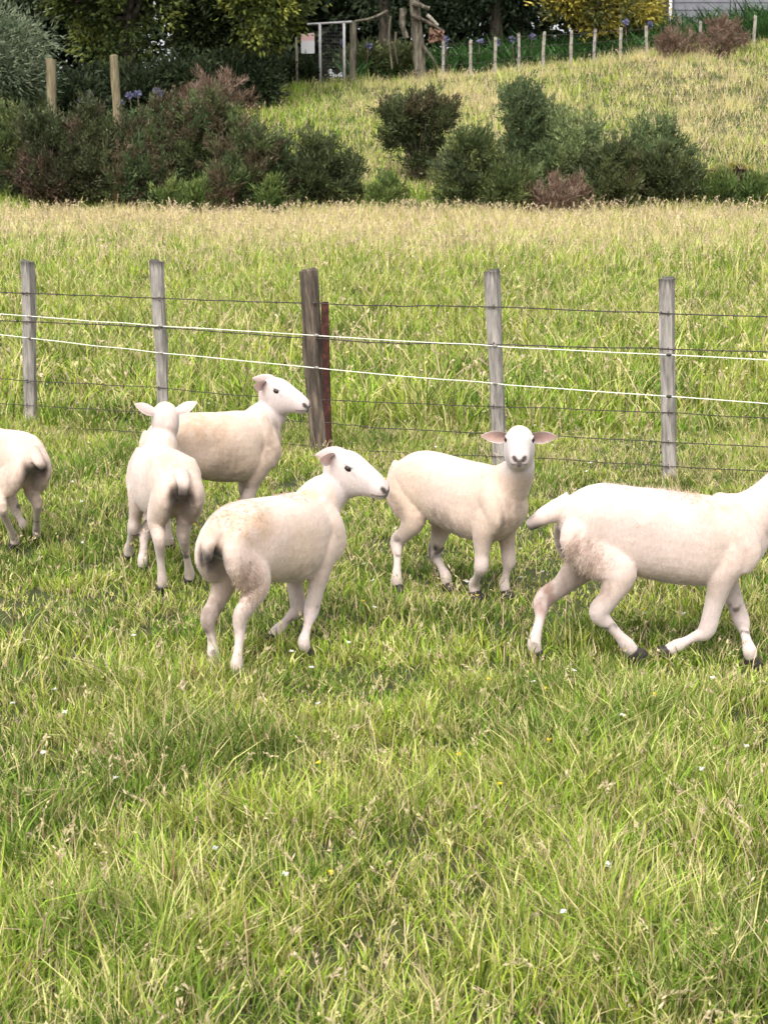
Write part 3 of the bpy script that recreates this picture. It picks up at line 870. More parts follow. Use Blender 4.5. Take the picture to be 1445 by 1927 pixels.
rs = random.Random(5)
fl_lab = {670: 'strappy clump with lilac flower heads between the pipe gate and the dead trunk', 845: 'strappy clump with lilac flower heads right beside the dead trunk', 890: 'strappy clump with lilac flower heads behind the second pale batten',
          980: 'strappy clump with lilac flower heads behind the fourth pale batten', 1190: 'strappy clump with lilac flower heads beside the golden conifer'}
for i, (px, lab) in enumerate(fl_lab.items()):
    Y = 51.2; strap_plant(at_y(px, 120, Y)[0], Y, 80, 1.0, 900 + i, lab, True)
for px, lab in ((150, 'strappy clump with lilac flowers beside the left pine post'), (185, 'strappy clump with lilac flowers midway between the two pine posts'), (262, 'strappy clump with lilac flowers beside the right pine post'), (305, 'strappy clump with lilac flowers behind the tallest gorse')):
    Y = 44.0; strap_plant(at_y(px, 180, Y)[0], Y, 70, 0.9, 990 + px, lab, True)
rng = np.random.default_rng(55)
n = 7200
hx = rng.uniform(at_y(655, 120, 52)[0], at_y(1500, 120, 52)[0], n); hy = rng.uniform(51.3, 53.6, n)
Lh_ = (0.75 + 0.30 * (hy - 51.3) + 0.35 * sstep(7, 9, hx)) * rng.uniform(0.6, 1.15, n)
cc = np.array([0.05, 0.11, 0.03]) * (rng.uniform(0.5, 1.6, n) * (0.6 + 0.8 * n2(hx, hy, 0.9, 3)))[:, None]
v, f, cv = blades(np.stack([hx, hy, ground(hx, hy) - 0.02], 1), Lh_, np.full(n, 0.055), rng.uniform(0, 6.28, n), rng.uniform(0.3, 0.95, n), rng.uniform(0.1, 0.45, n), cc, 3, rng)
tag(link('agapanthus_hedge', np_mesh('agapanthus_hedge', v, f, cv), M_LEAF), 'mass of strappy dark green agapanthus leaves behind the pale battens', 'hedge', kind='stuff')

# ------------------------------------------------------------------ upper fence, posts, gate frame, sign, dead trunk, shed
uf_px = [(833, 76, 142), (884, 76, 142), (930, 70, 146), (976, 62, 134), (1021, 60, 128), (1072, 58, 138), (1117, 54, 128), (1166, 52, 122), (1215, 50, 116), (1316, 40, 108), (1416, 30, 95)]
P0 = on_ground(833, 142)
UY0 = 50.2
up_f = empty('batten_fence', (at_y(833, 142, UY0)[0], UY0, gz(at_y(833, 142, UY0)[0], UY0)))
tag(up_f, 'row of thin pale battens strung with wire along the top of the bank', 'fence')
UO = np.array(up_f.location)
tops = []
for i, (px, yt, yb) in enumerate(uf_px):
    X = at_y(px, yb, UY0)[0]; zg = gz(X, UY0)
    zt = at_y(px, yt, UY0)[2]
    L = max(zt - zg, 0.9)
    o = link('batten', post_mesh('batten', L, 0.088, 0.06, 0.0, 50 + i, rough=0.006), M_WOOD_PALE if i % 3 else M_WOOD, up_f)
    o.location = Vector((X, UY0, zg)) - Vector(UO)
    o.rotation_euler = (0, rs.uniform(-0.03, 0.03), rs.uniform(-0.2, 0.2))
    tops.append((X, zg, L))
for fr in (0.35, 0.62, 0.9):
    P = np.array([[X, UY0 - 0.05, zg + L * fr] for X, zg, L in tops]) - UO
    v, q, t = tube(P, 0.006, 5)
    link('fence_wire', np_mesh('fence_wire', v, [q, t], smooth=True), M_WIRE, up_f)

for i, (px, yt, Y, w, lab) in enumerate(((97, 111, 40.2, 0.22, 'left round yellowish pine post standing out of the gorse'), (218, 104, 40.4, 0.21, 'right round yellowish pine post standing out of the gorse'), (6, 200, 38.6, 0.12, 'thin leaning brown post at the left edge of the thicket'))):
    b = at_y(px, yt, Y); zg = gz(b[0], Y)
    o = link('wooden_post', post_mesh('wooden_post', b[2] - zg, w, w, -0.02, 70 + i, True, rough=0.008), M_WOOD_YL if i < 2 else M_WOOD_DK)
    o.location = (b[0], Y, zg); o.rotation_euler = (0, -0.012 if i < 2 else -0.05, 0)
    tag(o, lab, 'post', 'old posts behind the gorse')

# white pipe gate frame
YG = 50.0
M_PIPE = noise_mat('painted_pipe', (0.28, 0.27, 0.27), (0.46, 0.44, 0.45), 6.0, 0.6, 0.1)
M_MESH = noise_mat('dark_mesh', (0.03, 0.028, 0.03), (0.07, 0.06, 0.06), 9.0, 0.8, 0.2)
g0 = at_y(603, 165, YG); g1 = at_y(648, 165, YG)
gr = empty('pipe_gate', (g0[0], YG, gz(g0[0], YG)))
tag(gr, 'tall narrow pipe gate with wire mesh beside the white sign', 'gate')
GO = np.array(gr.location)
for px in (603, 648):
    X = at_y(px, 165, YG)[0]; zt = at_y(px, 44, YG)[2]; zg = gz(X, YG)
    v, q, t = tube(np.array([[X, YG, zg - 0.2], [X, YG, zg + 0.8], [X, YG, zt]]) - GO, 0.042, 10)
    link('upright', np_mesh('upright', v, [q, t], smooth=True), M_PIPE, gr)
a = at_y(578, 46, YG); b = at_y(662, 41, YG)
v, q, t = tube(np.array([a, (a + b) / 2, b]) - GO, 0.035, 10)
link('top_rail', np_mesh('top_rail', v, [q, t], smooth=True), M_PIPE, gr)
zb = gz(g0[0], YG) + 0.1; zt = at_y(620, 50, YG)[2]
for i in range(9):
    X = g0[0] + (g1[0] - g0[0]) * (i + 0.5) / 9
    v, q, t = tube(np.array([[X, YG + 0.02, zb], [X, YG + 0.02, (zb + zt) / 2], [X, YG + 0.02, zt]]) - GO, 0.007, 4)
    link('mesh_wire', np_mesh('mesh_wire', v, [q, t]), M_MESH, gr)
for i in range(16):
    z = zb + (zt - zb) * (i + 0.5) / 16
    v, q, t = tube(np.array([[g0[0], YG + 0.03, z], [(g0[0] + g1[0]) / 2, YG + 0.03, z], [g1[0], YG + 0.03, z]]) - GO, 0.007, 4)
    link('mesh_wire', np_mesh('mesh_wire', v, [q, t]), M_MESH, gr)
X = at_y(664, 165, YG)[0]
o = link('gate_post', post_mesh('gate_post', at_y(664, 40, YG)[2] - gz(X, YG), 0.2, 0.2, 0.0, 81, True, rough=0.01), M_BARK_PALE, gr)
o.location = Vector((X, YG + 0.1, gz(X, YG))) - Vector(GO)
o['label'] = 'rough grey wooden post behind the pipe frame'

# sign on its own thin post
X = at_y(559, 165, YG)[0]; zg = gz(X, YG)
sg = empty('notice_sign', (X, YG, zg)); tag(sg, 'white notice board with faded red heading on a thin post beside the gate', 'sign')
link('post', post_mesh('post', at_y(559, 70, YG)[2] - zg, 0.07, 0.07, 0, 82, True), M_WOOD_PALE, sg)
s0 = at_y(567, 101, YG); s1 = at_y(592, 62, YG)
m, tnt, p = mat_new('sign_face')
p.inputs['Roughness'].default_value = 0.5
tc = tnt.nodes.new('ShaderNodeTexCoord'); sx = tnt.nodes.new('ShaderNodeSeparateXYZ'); tnt.links.new(tc.outputs['Generated'], sx.inputs[0])
wv = tnt.nodes.new('ShaderNodeTexNoise'); wv.inputs['Scale'].default_value = 9; tnt.links.new(tc.outputs['Generated'], wv.inputs['Vector'])
rp = tnt.nodes.new('ShaderNodeValToRGB')
rp.color_ramp.elements[0].position = 0.55; rp.color_ramp.elements[0].color = (0.72, 0.70, 0.72, 1)
rp.color_ramp.elements[1].position = 0.68; rp.color_ramp.elements[1].color = (0.72, 0.44, 0.42, 1)
e = rp.color_ramp.elements.new(0.92); e.color = (0.72, 0.52, 0.50, 1)
tnt.links.new(sx.outputs['Z'], rp.inputs[0]); tnt.links.new(rp.outputs[0], p.inputs['Base Color'])
sw, shh = s1[0] - s0[0], s1[2] - s0[2]
bxv = np.array([[x, y, z] for y in (-0.02, 0.0) for x, z in ((0.02, 0), (sw - 0.02, 0), (sw, 0.03), (sw, shh - 0.02), (sw - 0.02, shh), (0.02, shh - 0.04), (0, shh - 0.06), (0, 0.03))])
K = 8
qd = [[i, (i + 1) % K, K + (i + 1) % K, K + i] for i in range(K)]
bm_ = bpy.data.meshes.new('board'); bm_.from_pydata((bxv + np.array([s0[0] - X, -0.06, s0[2] - zg])).tolist(), [], qd + [list(range(K))[::-1], list(range(K, 2 * K))]); bm_.update()
link('board', bm_, m, sg)

# dead pale trunk with broken limbs and a rusty sheet hanging on it
YD = 50.9
X = at_y(790, 145, YD)[0]; zg = gz(X, YD)
dt = empty('dead_tree', (X, YD, zg)); tag(dt, 'dead tree stump with pale split bark and broken leaning limbs', 'tree')
rngd = np.random.default_rng(9)
def loc(px, py, dy=0.0):
    return at_y(px, py, YD + dy) - np.array([X, YD, zg])
v, q, t = tube(catmull(np.array([loc(792, 160), loc(790, 120), loc(786, 70), loc(780, 10), loc(778, -60)]), 4), np.linspace(0.20, 0.13, 17), 12, 0.09, rngd)
link('trunk', np_mesh('trunk', v, [q, t]), M_BARK_PALE, dt)
for pts, r, mm in (([(795, 85), (812, 108), (830, 138)], 0.05, M_BARK_PALE), ([(775, 30), (800, 40), (836, 60)], 0.07, M_BARK), ([(758, 16), (757, 45), (765, 72)], 0.11, M_BARK_PALE), ([(776, 5), (790, 10), (808, 16)], 0.09, M_BARK_PALE),
                   ([(745, 60), (744, 90), (748, 120)], 0.04, M_BARK), ([(735, 30), (732, 70), (738, 130)], 0.035, M_BARK_PALE), ([(803, 28), (812, 36), (824, 48)], 0.06, M_WOOD_PALE), ([(730, 20), (700, 34), (668, 40)], 0.045, M_BARK_PALE)):
    P = catmull(np.array([loc(a, b, -0.25) for a, b in pts]), 4)
    v, q, t = tube(P, np.linspace(r, r * 0.7, len(P)), 8, 0.12, rngd)
    link('broken_limb', np_mesh('broken_limb', v, [q, t]), mm, dt)
# rusty sheet: bent, with thickness
M_SHEET = noise_mat('rusty_sheet', (0.07, 0.035, 0.022), (0.26, 0.16, 0.11), 3.0, 0.8, 0.5, c3=(0.16, 0.09, 0.06))
A = np.array([loc(808, 52, -0.3), loc(836, 60, -0.3), loc(834, 78, -0.3), loc(806, 80, -0.3)])
us = np.linspace(0, 1, 9)
gv_, gf_ = [], []
for j in us:
    for i in us:
        p = (A[0] * (1 - i) + A[1] * i) * (1 - j) + (A[3] * (1 - i) + A[2] * i) * j
        gv_.append(p + np.array([0, 0.06 * math.sin(i * 9) + 0.05 * rngd.normal(), 0.03 * rngd.normal()]))
for j in range(8):
    for i in range(8):
        gf_.append([j * 9 + i, j * 9 + i + 1, (j + 1) * 9 + i + 1, (j + 1) * 9 + i])
o = link('rusty_sheet', np_mesh('rusty_sheet', np.array(gv_), np.array(gf_)), M_SHEET, dt)
sm = o.modifiers.new('thickness', 'SOLIDIFY'); sm.thickness = 0.02

# grey shed wall with a white downpipe beyond the hedge at the right
YS = 55.5
M_SHED = noise_mat('grey_painted_wall', (0.13, 0.13, 0.145), (0.20, 0.20, 0.22), 2.0, 0.8, 0.1)
M_ROOF = noise_mat('dark_roof_iron', (0.06, 0.06, 0.07), (0.12, 0.12, 0.13), 3.0, 0.6, 0.2)
M_WHITE = noise_mat('white_paint', (0.70, 0.69, 0.70), (0.82, 0.81, 0.82), 6.0, 0.5, 0.1)
a = at_y(1268, 10, YS); b = at_y(1470, 10, YS)
zg = gz((a[0] + b[0]) / 2, YS) - 0.4
shed = empty('grey_shed', (a[0], YS, zg)); tag(shed, 'grey shed wall with a white downpipe beyond the green hedge', 'shed')
Wd, Dp, Hh = b[0] - a[0], 3.0, 3.4


def boxmesh(name, x0, x1, y0, y1, z0, z1):
    v = np.array([[x, y, z] for z in (z0, z1) for y in (y0, y1) for x in (x0, x1)], float)
    f = np.array([[0, 2, 3, 1], [4, 5, 7, 6], [0, 1, 5, 4], [2, 6, 7, 3], [0, 4, 6, 2], [1, 3, 7, 5]])
    return np_mesh(name, v, f)


for i in range(14):      # weatherboards
    z0 = 0.02 + i * 0.24
    v = np.array([[0, -0.03, z0], [Wd, -0.03, z0], [Wd, -0.008, z0 + 0.235], [0, -0.008, z0 + 0.235], [0, 0.06, z0], [Wd, 0.06, z0], [Wd, 0.06, z0 + 0.235], [0, 0.06, z0 + 0.235]])
    link('weatherboard', np_mesh('weatherboard', v, np.array([[0, 1, 2, 3], [4, 7, 6, 5], [0, 4, 5, 1], [3, 2, 6, 7], [0, 3, 7, 4], [1, 5, 6, 2]])), M_SHED, shed)
link('wall', boxmesh('wall', 0.02, Wd - 0.02, 0.07, Dp, 0, Hh), M_SHED, shed)
link('roof', boxmesh('roof', -0.3, Wd + 0.3, -0.4, Dp + 0.3, Hh + 0.01, Hh + 0.14), M_ROOF, shed)
link('corner_board', boxmesh('corner_board', -0.06, -0.002, -0.05, Dp, 0, Hh - 0.01), M_ROOF, shed)
xd = at_y(1261, 10, YS - 0.15)[0] - a[0]
v, q, t = tube(np.array([[xd, -0.15, 0], [xd, -0.15, 1.6], [xd, -0.15, Hh]]), 0.055, 12)
link('downpipe', np_mesh('downpipe', v, [q, t], smooth=True), M_WHITE, shed)

# ------------------------------------------------------------------ sheep
def wool_material(name):
    m, t, p = mat_new(name)
    at = t.nodes.new('ShaderNodeAttribute'); at.attribute_name = 'col'
    tc = t.nodes.new('ShaderNodeTexCoord')
    n = t.nodes.new('ShaderNodeTexNoise'); n.inputs['Scale'].default_value = 55; n.inputs['Detail'].default_value = 8; n.inputs['Roughness'].default_value = 0.7
    n2_ = t.nodes.new('ShaderNodeTexNoise'); n2_.inputs['Scale'].default_value = 9; n2_.inputs['Detail'].default_value = 4
    t.links.new(tc.outputs['Object'], n.inputs['Vector']); t.links.new(tc.outputs['Object'], n2_.inputs['Vector'])
    mr = t.nodes.new('ShaderNodeMapRange'); mr.inputs['From Min'].default_value = 0.3; mr.inputs['From Max'].default_value = 0.7
    mr.inputs['To Min'].default_value = 0.86; mr.inputs['To Max'].default_value = 1.08
    t.links.new(n2_.outputs['Fac'], mr.inputs['Value'])
    mx = t.nodes.new('ShaderNodeVectorMath'); mx.operation = 'SCALE'
    t.links.new(at.outputs['Color'], mx.inputs[0]); t.links.new(mr.outputs[0], mx.inputs['Scale'])
    mpg = t.nodes.new('ShaderNodeMapping'); mpg.inputs['Scale'].default_value = (1.0, 1.0, 0.35); t.links.new(tc.outputs['Object'], mpg.inputs['Vector'])
    n3 = t.nodes.new('ShaderNodeTexNoise'); n3.inputs['Scale'].default_value = 120; n3.inputs['Detail'].default_value = 5; n3.inputs['Roughness'].default_value = 0.75; n3.inputs['Distortion'].default_value = 0.6
    t.links.new(mpg.outputs[0], n3.inputs['Vector'])
    mr3 = t.nodes.new('ShaderNodeMapRange'); mr3.inputs['From Min'].default_value = 0.3; mr3.inputs['From Max'].default_value = 0.7; mr3.inputs['To Min'].default_value = 0.84; mr3.inputs['To Max'].default_value = 1.10
    t.links.new(n3.outputs['Fac'], mr3.inputs['Value'])
    mx3 = t.nodes.new('ShaderNodeVectorMath'); mx3.operation = 'SCALE'
    t.links.new(mx.outputs[0], mx3.inputs[0]); t.links.new(mr3.outputs[0], mx3.inputs['Scale'])
    t.links.new(mx3.outputs[0], p.inputs['Base Color'])
    p.inputs['Roughness'].default_value = 0.9
    p.inputs['Specular IOR Level'].default_value = 0.15
    p.inputs['Sheen Weight'].default_value = 0.25
    p.inputs['Sheen Roughness'].default_value = 0.5
    p.inputs['Subsurface Weight'].default_value = 0.08
    p.inputs['Subsurface Radius'].default_value = (0.02, 0.01, 0.008)
    b = t.nodes.new('ShaderNodeBump'); b.inputs['Strength'].default_value = 0.35; b.inputs['Distance'].default_value = 0.004
    t.links.new(n.outputs['Fac'], b.inputs['Height']); t.links.new(b.outputs[0], p.inputs['Normal'])
    return m


M_WOOL = wool_material('shorn_wool')
M_FUZZ = foliage_mat('wool_fuzz', 0.5, 0.9, 0.1)
M_HOOF = noise_mat('hoof_horn', (0.012, 0.010, 0.009), (0.05, 0.04, 0.035), 40, 0.6, 0.3, dist=0.003)
M_EYE = noise_mat('dark_eye', (0.006, 0.004, 0.003), (0.02, 0.012, 0.008), 60, 0.15, 0.0)

#            x      ztop   zbot   halfwidth
TORSO = np.array([(-0.345, 0.490, 0.455, 0.024), (-0.330, 0.522, 0.432, 0.055), (-0.285, 0.562, 0.400, 0.092), (-0.205, 0.592, 0.340, 0.112), (-0.08, 0.588, 0.290, 0.121),
                  (0.06, 0.575, 0.258, 0.126), (0.16, 0.570, 0.252, 0.118), (0.235, 0.562, 0.270, 0.102), (0.30, 0.535, 0.315, 0.082), (0.338, 0.490, 0.365, 0.048), (0.350, 0.46, 0.40, 0.02)])
# along the face from the poll:   t      up     down    halfwidth
HEAD = np.array([(-0.034, 0.006, -0.055, 0.024), (-0.020, 0.026, -0.082, 0.046), (0.005, 0.045, -0.114, 0.057), (0.040, 0.055, -0.132, 0.061), (0.075, 0.053, -0.128, 0.061),
                 (0.105, 0.044, -0.108, 0.053), (0.140, 0.031, -0.091, 0.045), (0.175, 0.017, -0.083, 0.041), (0.205, 0.002, -0.080, 0.039), (0.226, -0.013, -0.074, 0.033), (0.239, -0.030, -0.062, 0.018)])


def superring(c, u, v, ru, vup, vdn, K=28, e=0.9):
    a = np.linspace(0, 2 * math.pi, K, endpoint=False)
    ca, sa = np.cos(a), np.sin(a)
    x = np.sign(ca) * np.abs(ca) ** e * ru
    y = np.sign(sa) * np.abs(sa) ** e
    y = np.where(y > 0, y * vup, y * vdn)
    return c + x[:, None] * u + y[:, None] * v


def limb(stations, lat):
    """stations rows: x y z r_foreaft r_lateral; lat: lateral axis"""
    S_ = catmull(np.array(stations, float), 5)
    S_[:, 3:] = np.maximum(S_[:, 3:], 0.008)
    T = norm(np.gradient(S_[:, :3], axis=0))
    lat = np.asarray(lat, float)
    rings = []
    for p, tt in zip(S_, T):
        u = norm(lat - tt * np.dot(lat, tt)); w = np.cross(tt, u)
        rings.append(superring(p[:3], u, w, p[4], p[3], p[3], 18, 1.0))
    return rings_mesh(np.array(rings))


def make_sheep(label, X, Y, heading, S, legs, poll_px, nose_px, nose_far=False, ears=None, tail=None, neck_lat=0.0, seed=0, raddle=(), dirt_and_shade=1.0, warm=0.5, head_roll=0.0, shaggy=(), girth=1.0, ear_up=0.012, tail_r=None, slope=0.0, patches=(), poll_t=(0.35, 0, 0.745), length=1.0, nkb=None):
    rng = np.random.default_rng(seed)
    th = R(heading)
    root = empty('sheep', (X, Y, 0.0), th)
    tag(root, label, 'sheep', 'shorn sheep in the paddock')
    Rm = np.array([[math.cos(th), -math.sin(th), 0], [math.sin(th), math.cos(th), 0], [0, 0, 1]])
    co = (CAM - np.array([X, Y, 0])) @ Rm / S                       # camera in unit-size sheep space

    def lray(px):
        return norm(ray(*px) @ Rm)

    def near(tmpl, px):
        d = lray(px)
        return co + d * np.dot(np.asarray(tmpl) - co, d)

    def atz(px, z):
        d = lray(px)
        return co + d * ((z - co[2]) / d[2])

    parts = []
    # torso
    Tq = catmull(TORSO, 5)
    rings = []
    yy = np.array([0, 1.0, 0]); zz_ = np.array([0, 0, 1.0])
    for x, zt, zb, hw in Tq:
        zt = zt + slope * x
        zc = zb + (zt - zb) * 0.56
        rings.append(superring(np.array([x * length, 0, zc]), yy, zz_, hw * girth, zt - zc, zc - zb, 36, 0.88))
    parts.append(rings_mesh(np.array(rings)))
    # legs
    feet = []; joints = {}
    for kx, (joint, foot, lifted) in legs.items():
        s = 1.0 if kx[0] == 'L' else -1.0
        hind = kx[1] == 'H'
        lx = length
        if hind:
            tj = np.array([-0.315 * lx, 0.082 * s, 0.20]); tf = np.array([-0.29 * lx, 0.08 * s, 0.0])
        else:
            tj = np.array([0.215 * lx, 0.072 * s, 0.185]); tf = np.array([0.215 * lx, 0.07 * s, 0.0])
        if lifted is None or lifted is False:
            F = atz(foot, 0.034) if foot else tf.copy()
            F[2] = 0.0
            hoof_top = F + np.array([-0.008, 0, 0.036]); fet = F + np.array([-0.016, 0, 0.068])
            hdir = norm(np.array([0.35, 0, -0.9]))
        else:
            tip = near(np.array(lifted), foot)
            J_ = near(tj, joint)
            dcan = norm(tip - J_)
            hoof_top = tip - dcan * 0.035; fet = tip - dcan * 0.07
            F = tip
            hdir = dcan
        J = near(tj, joint) if joint else tj + (F - tf) * np.array([0.6, 0.6, 0])
        if hind:
            dx = J[0] - tj[0]; dy = J[1] - tj[1]
            st = np.array([-0.215 * lx + 0.5 * dx, 0.076 * s + 0.4 * dy, 0.325])
            low = st * 0.42 + J * 0.58 + np.array([0.012, 0, 0.0])
            S_ = [(-0.262 * lx, 0.050 * s, 0.505, 0.062, 0.042), (-0.268 * lx, 0.066 * s, 0.42, 0.082, 0.044), (*st, 0.070, 0.040), (*low, 0.038, 0.030), (*(J + np.array([-0.004, 0, 0.004])), 0.0345, 0.0255)]
        else:
            dx = J[0] - tj[0]; dy = J[1] - tj[1]
            el = np.array([0.205 * lx + 0.30 * dx, 0.076 * s + 0.3 * dy, 0.29])
            low = el * 0.45 + J * 0.55
            S_ = [(0.225 * lx, 0.050 * s, 0.47, 0.075, 0.045), (0.215 * lx, 0.070 * s, 0.375, 0.072, 0.052), (*el, 0.046, 0.037), (*low, 0.032, 0.0275), (*J, 0.0310, 0.0280)]
        c1 = J * 0.6 + fet * 0.4; c2 = J * 0.3 + fet * 0.7
        S_ += [(*c1, 0.0190, 0.0178), (*c2, 0.0182, 0.0172), (*fet, 0.0245, 0.0225), (*hoof_top, 0.0215, 0.0215)]
        if hind:                                       # point of the hock and the tendon above it
            bk = norm(np.array([-(J[2] - fet[2]), 0, J[0] - fet[0]])); bk = bk if bk[0] < 0 else -bk
            parts.append(limb([(*(low * 0.75 + J * 0.25 + bk * 0.020), 0.012, 0.011), (*(low * 0.3 + J * 0.7 + bk * 0.024), 0.011, 0.010), (*(J + bk * 0.021), 0.0135, 0.0125), (*(J * 0.8 + fet * 0.2 + bk * 0.006), 0.012, 0.012)], yy))
        parts.append(limb(S_, yy))
        feet.append((hoof_top, F, hdir)); joints[kx] = J.copy()
    # neck and head
    poll = near(np.array(poll_t), poll_px)
    d = lray(nose_px); rel = co - poll
    b_ = np.dot(rel, d); c_ = np.dot(rel, rel) - 0.2537 ** 2
    disc = b_ * b_ - c_
    nose = co + d * (-b_ + (math.sqrt(disc) if nose_far else -math.sqrt(disc)) if disc > 0 else -b_)
    dn0 = norm(nose - poll); ud0 = norm(zz_ - dn0 * np.dot(zz_, dn0)); tl_ = math.atan2(0.085, 0.239)
    fw = norm(dn0 * math.cos(tl_) + ud0 * math.sin(tl_))
    sd1 = norm(np.cross(zz_, fw)); upv = np.cross(fw, sd1)
    if head_roll:
        ca, sa = math.cos(R(head_roll)), math.sin(R(head_roll))
        sd1, upv = sd1 * ca + upv * sa, upv * ca - sd1 * sa
    hb = poll - upv * 0.040 - fw * 0.0                      # head origin under the poll
    rings = []
    for t_, up_, dn_, hw in catmull(HEAD, 5):
        cz = dn_ + (up_ - dn_) * 0.55
        rings.append(superring(hb + fw * t_ + upv * cz, sd1, upv, hw, up_ - cz, cz - dn_, 26, 0.92))
    parts.append(rings_mesh(np.array(rings)))
    nk0 = np.array([0.20 * length, 0, 0.45]); nk1 = np.array(nkb) if nkb is not None else np.array([0.292 * length, neck_lat * 0.2, 0.525])
    occ = hb + fw * 0.020 - upv * 0.044; fh_ = norm(np.array([fw[0], fw[1], 0.0]))
    nk2 = nk1 * 0.45 + occ * 0.55 + np.array([0.024, neck_lat * 0.6, -0.004]) + fh_ * 0.016
    N_ = catmull(np.array([(*nk0, 0.115, 0.095), (*nk1, 0.090, 0.076), (*nk2, 0.058, 0.054), (*occ, 0.046, 0.045)]), 7)
    T = norm(np.gradient(N_[:, :3], axis=0))
    rings = []
    for i, (p, tt) in enumerate(zip(N_, T)):
        f = i / (len(N_) - 1)
        la = norm(yy * (1 - f) + (sd1 if np.dot(sd1, yy) > -0.2 else yy) * f)
        u = norm(la - tt * np.dot(la, tt)); w = np.cross(tt, u)
        rings.append(superring(p[:3], u, w, p[4], p[3], p[3], 22, 1.0))
    parts.append(rings_mesh(np.array(rings)))
    for s_h in (1, -1):
        parts.append(limb([(-0.25 * length, 0.064 * s_h, 0.525, 0.024, 0.024), (-0.20 * length, 0.069 * s_h, 0.542 + slope * -0.2, 0.032, 0.027), (-0.14 * length, 0.068 * s_h, 0.535, 0.022, 0.022)], yy))
        parts.append(limb([(0.20 * length, 0.055 * s_h, 0.545, 0.028, 0.028), (0.225 * length, 0.082 * s_h, 0.47, 0.050, 0.034), (0.26 * length, 0.092 * s_h, 0.385, 0.045, 0.030), (0.245 * length, 0.080 * s_h, 0.32, 0.03, 0.025)], yy))
    # docked tail
    tl = tail or [(-0.33, 0, 0.52), (-0.368, 0, 0.475), (-0.376, 0, 0.42)]
    tl = [np.array(a) * np.array([length, 1, 1]) for a in tl]
    rr = tail_r or [(0.036, 0.038), (0.019, 0.028), (0.010, 0.018)]
    parts.append(limb([(*a, *b) for a, b in zip(tl, rr)], yy))

    V, Q, T3 = join(parts)
    tmp = bpy.data.objects.new('tmp', np_mesh('tmp', V * S, [Q, T3]))
    col.objects.link(tmp)
    rm = tmp.modifiers.new('r', 'REMESH'); rm.mode = 'VOXEL'; rm.voxel_size = 0.0058; rm.use_smooth_shade = True
    smo = tmp.modifiers.new('s', 'SMOOTH'); smo.factor = 0.5; smo.iterations = 6
    dg = bpy.context.evaluated_depsgraph_get()
    me = bpy.data.meshes.new_from_object(tmp.evaluated_get(dg))
    bpy.data.objects.remove(tmp)
    nv = len(me.vertices)
    co_ = np.empty(nv * 3, np.float32); me.vertices.foreach_get('co', co_)
    Pv = co_.reshape(-1, 3).astype(float)
    npol = len(me.polygons)
    li = np.empty(len(me.loops), np.int32); me.loops.foreach_get('vertex_index', li)
    lt = np.empty(npol, np.int32); me.polygons.foreach_get('loop_total', lt)
    quads = li.reshape(-1, 4) if (lt == 4).all() else None
    if quads is None:
        raise RuntimeError('remesh gave non-quads')
    nr = np.empty(nv * 3, np.float32); me.vertices.foreach_get('normal', nr); Nv = nr.reshape(-1, 3).astype(float)
    bpy.data.meshes.remove(me)
    # clumpy relief of the shorn fleece on the trunk, none on the face
    q0 = Pv / S
    hl = q0 - hb
    ht, hsd, hup = hl @ fw, hl @ sd1, hl @ upv
    headw = sstep(-0.045, 0.045, ht + (vnoise(q0 * 22, seed + 3) - 0.5) * 0.05) * sstep(0.10, 0.07, np.abs(hsd)) * sstep(-0.19, -0.10, hup) * (hup < 0.1)
    legw = sstep(0.30, 0.20, q0[:, 2])
    rel_ = (vnoise(q0 * 60 + seed, seed) - 0.5) * 0.0014 + (vnoise(q0 * 9 + seed, seed + 1) - 0.5) * 0.008
    Pv = Pv + Nv * (rel_ * (1 - 0.9 * headw) * (1 - 0.6 * legw))[:, None] * S
    # ---- colours: fleece, face, grime, painted shade, marks
    cream = np.array([0.58, 0.44, 0.345]); pink = np.array([0.605, 0.475, 0.42]); face = np.array([0.525, 0.445, 0.42])
    grime = np.array([0.27, 0.205, 0.155]); mud_and_shade = np.array([0.055, 0.042, 0.032]); tan = np.array([0.50, 0.34, 0.22])  # the darkest also serves the shade painted under tail and between thighs
    wv_ = np.clip(warm + (vnoise(q0 * 5 + seed * 3, seed + 2) - 0.5) * 1.2, 0, 1)[:, None]
    C = pink * (1 - wv_) + cream * wv_
    tp = (sstep(0.50, 0.57, q0[:, 2]) * np.clip(vnoise(q0 * 6, seed + 8) * 1.6 - 0.4, 0, 1) * warm * 0.6)[:, None]
    C = C * (1 - tp) + tan * tp
    nw_ = (sstep(0.55, 0.64, q0[:, 2]) * 0.85)[:, None]; C = C * (1 - nw_) + (face * 0.5 + pink * 0.5) * nw_
    C = C * (1 - headw[:, None]) + face * headw[:, None]
    lw = legw[:, None] * 0.6; C = C * (1 - lw) + face * 0.93 * lw
    qr = q0 @ np.array([[0.36, 0.48, -0.8], [-0.8, 0.6, 0.0], [0.48, 0.64, 0.6]])
    fine = 0.6 * vnoise(qr * 60, seed + 4) + 0.4 * vnoise(q0 * 110, seed + 14)
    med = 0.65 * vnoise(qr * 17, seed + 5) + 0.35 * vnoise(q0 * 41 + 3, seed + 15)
    med2 = 0.6 * vnoise(qr * 24 + 7, seed + 6) + 0.4 * vnoise(q0 * 52 + 1, seed + 16)
    # blotchy grime on belly, rump and legs; painted shade in the gap between the thighs
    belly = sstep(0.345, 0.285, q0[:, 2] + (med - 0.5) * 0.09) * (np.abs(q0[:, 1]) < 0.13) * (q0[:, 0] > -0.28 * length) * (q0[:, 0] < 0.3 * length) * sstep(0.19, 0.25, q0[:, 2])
    butt = sstep(-0.20, -0.30, q0[:, 0] / length + (med - 0.5) * 0.08) * sstep(0.44, 0.36, q0[:, 2] + (med2 - 0.5) * 0.10) * sstep(0.17, 0.24, q0[:, 2])
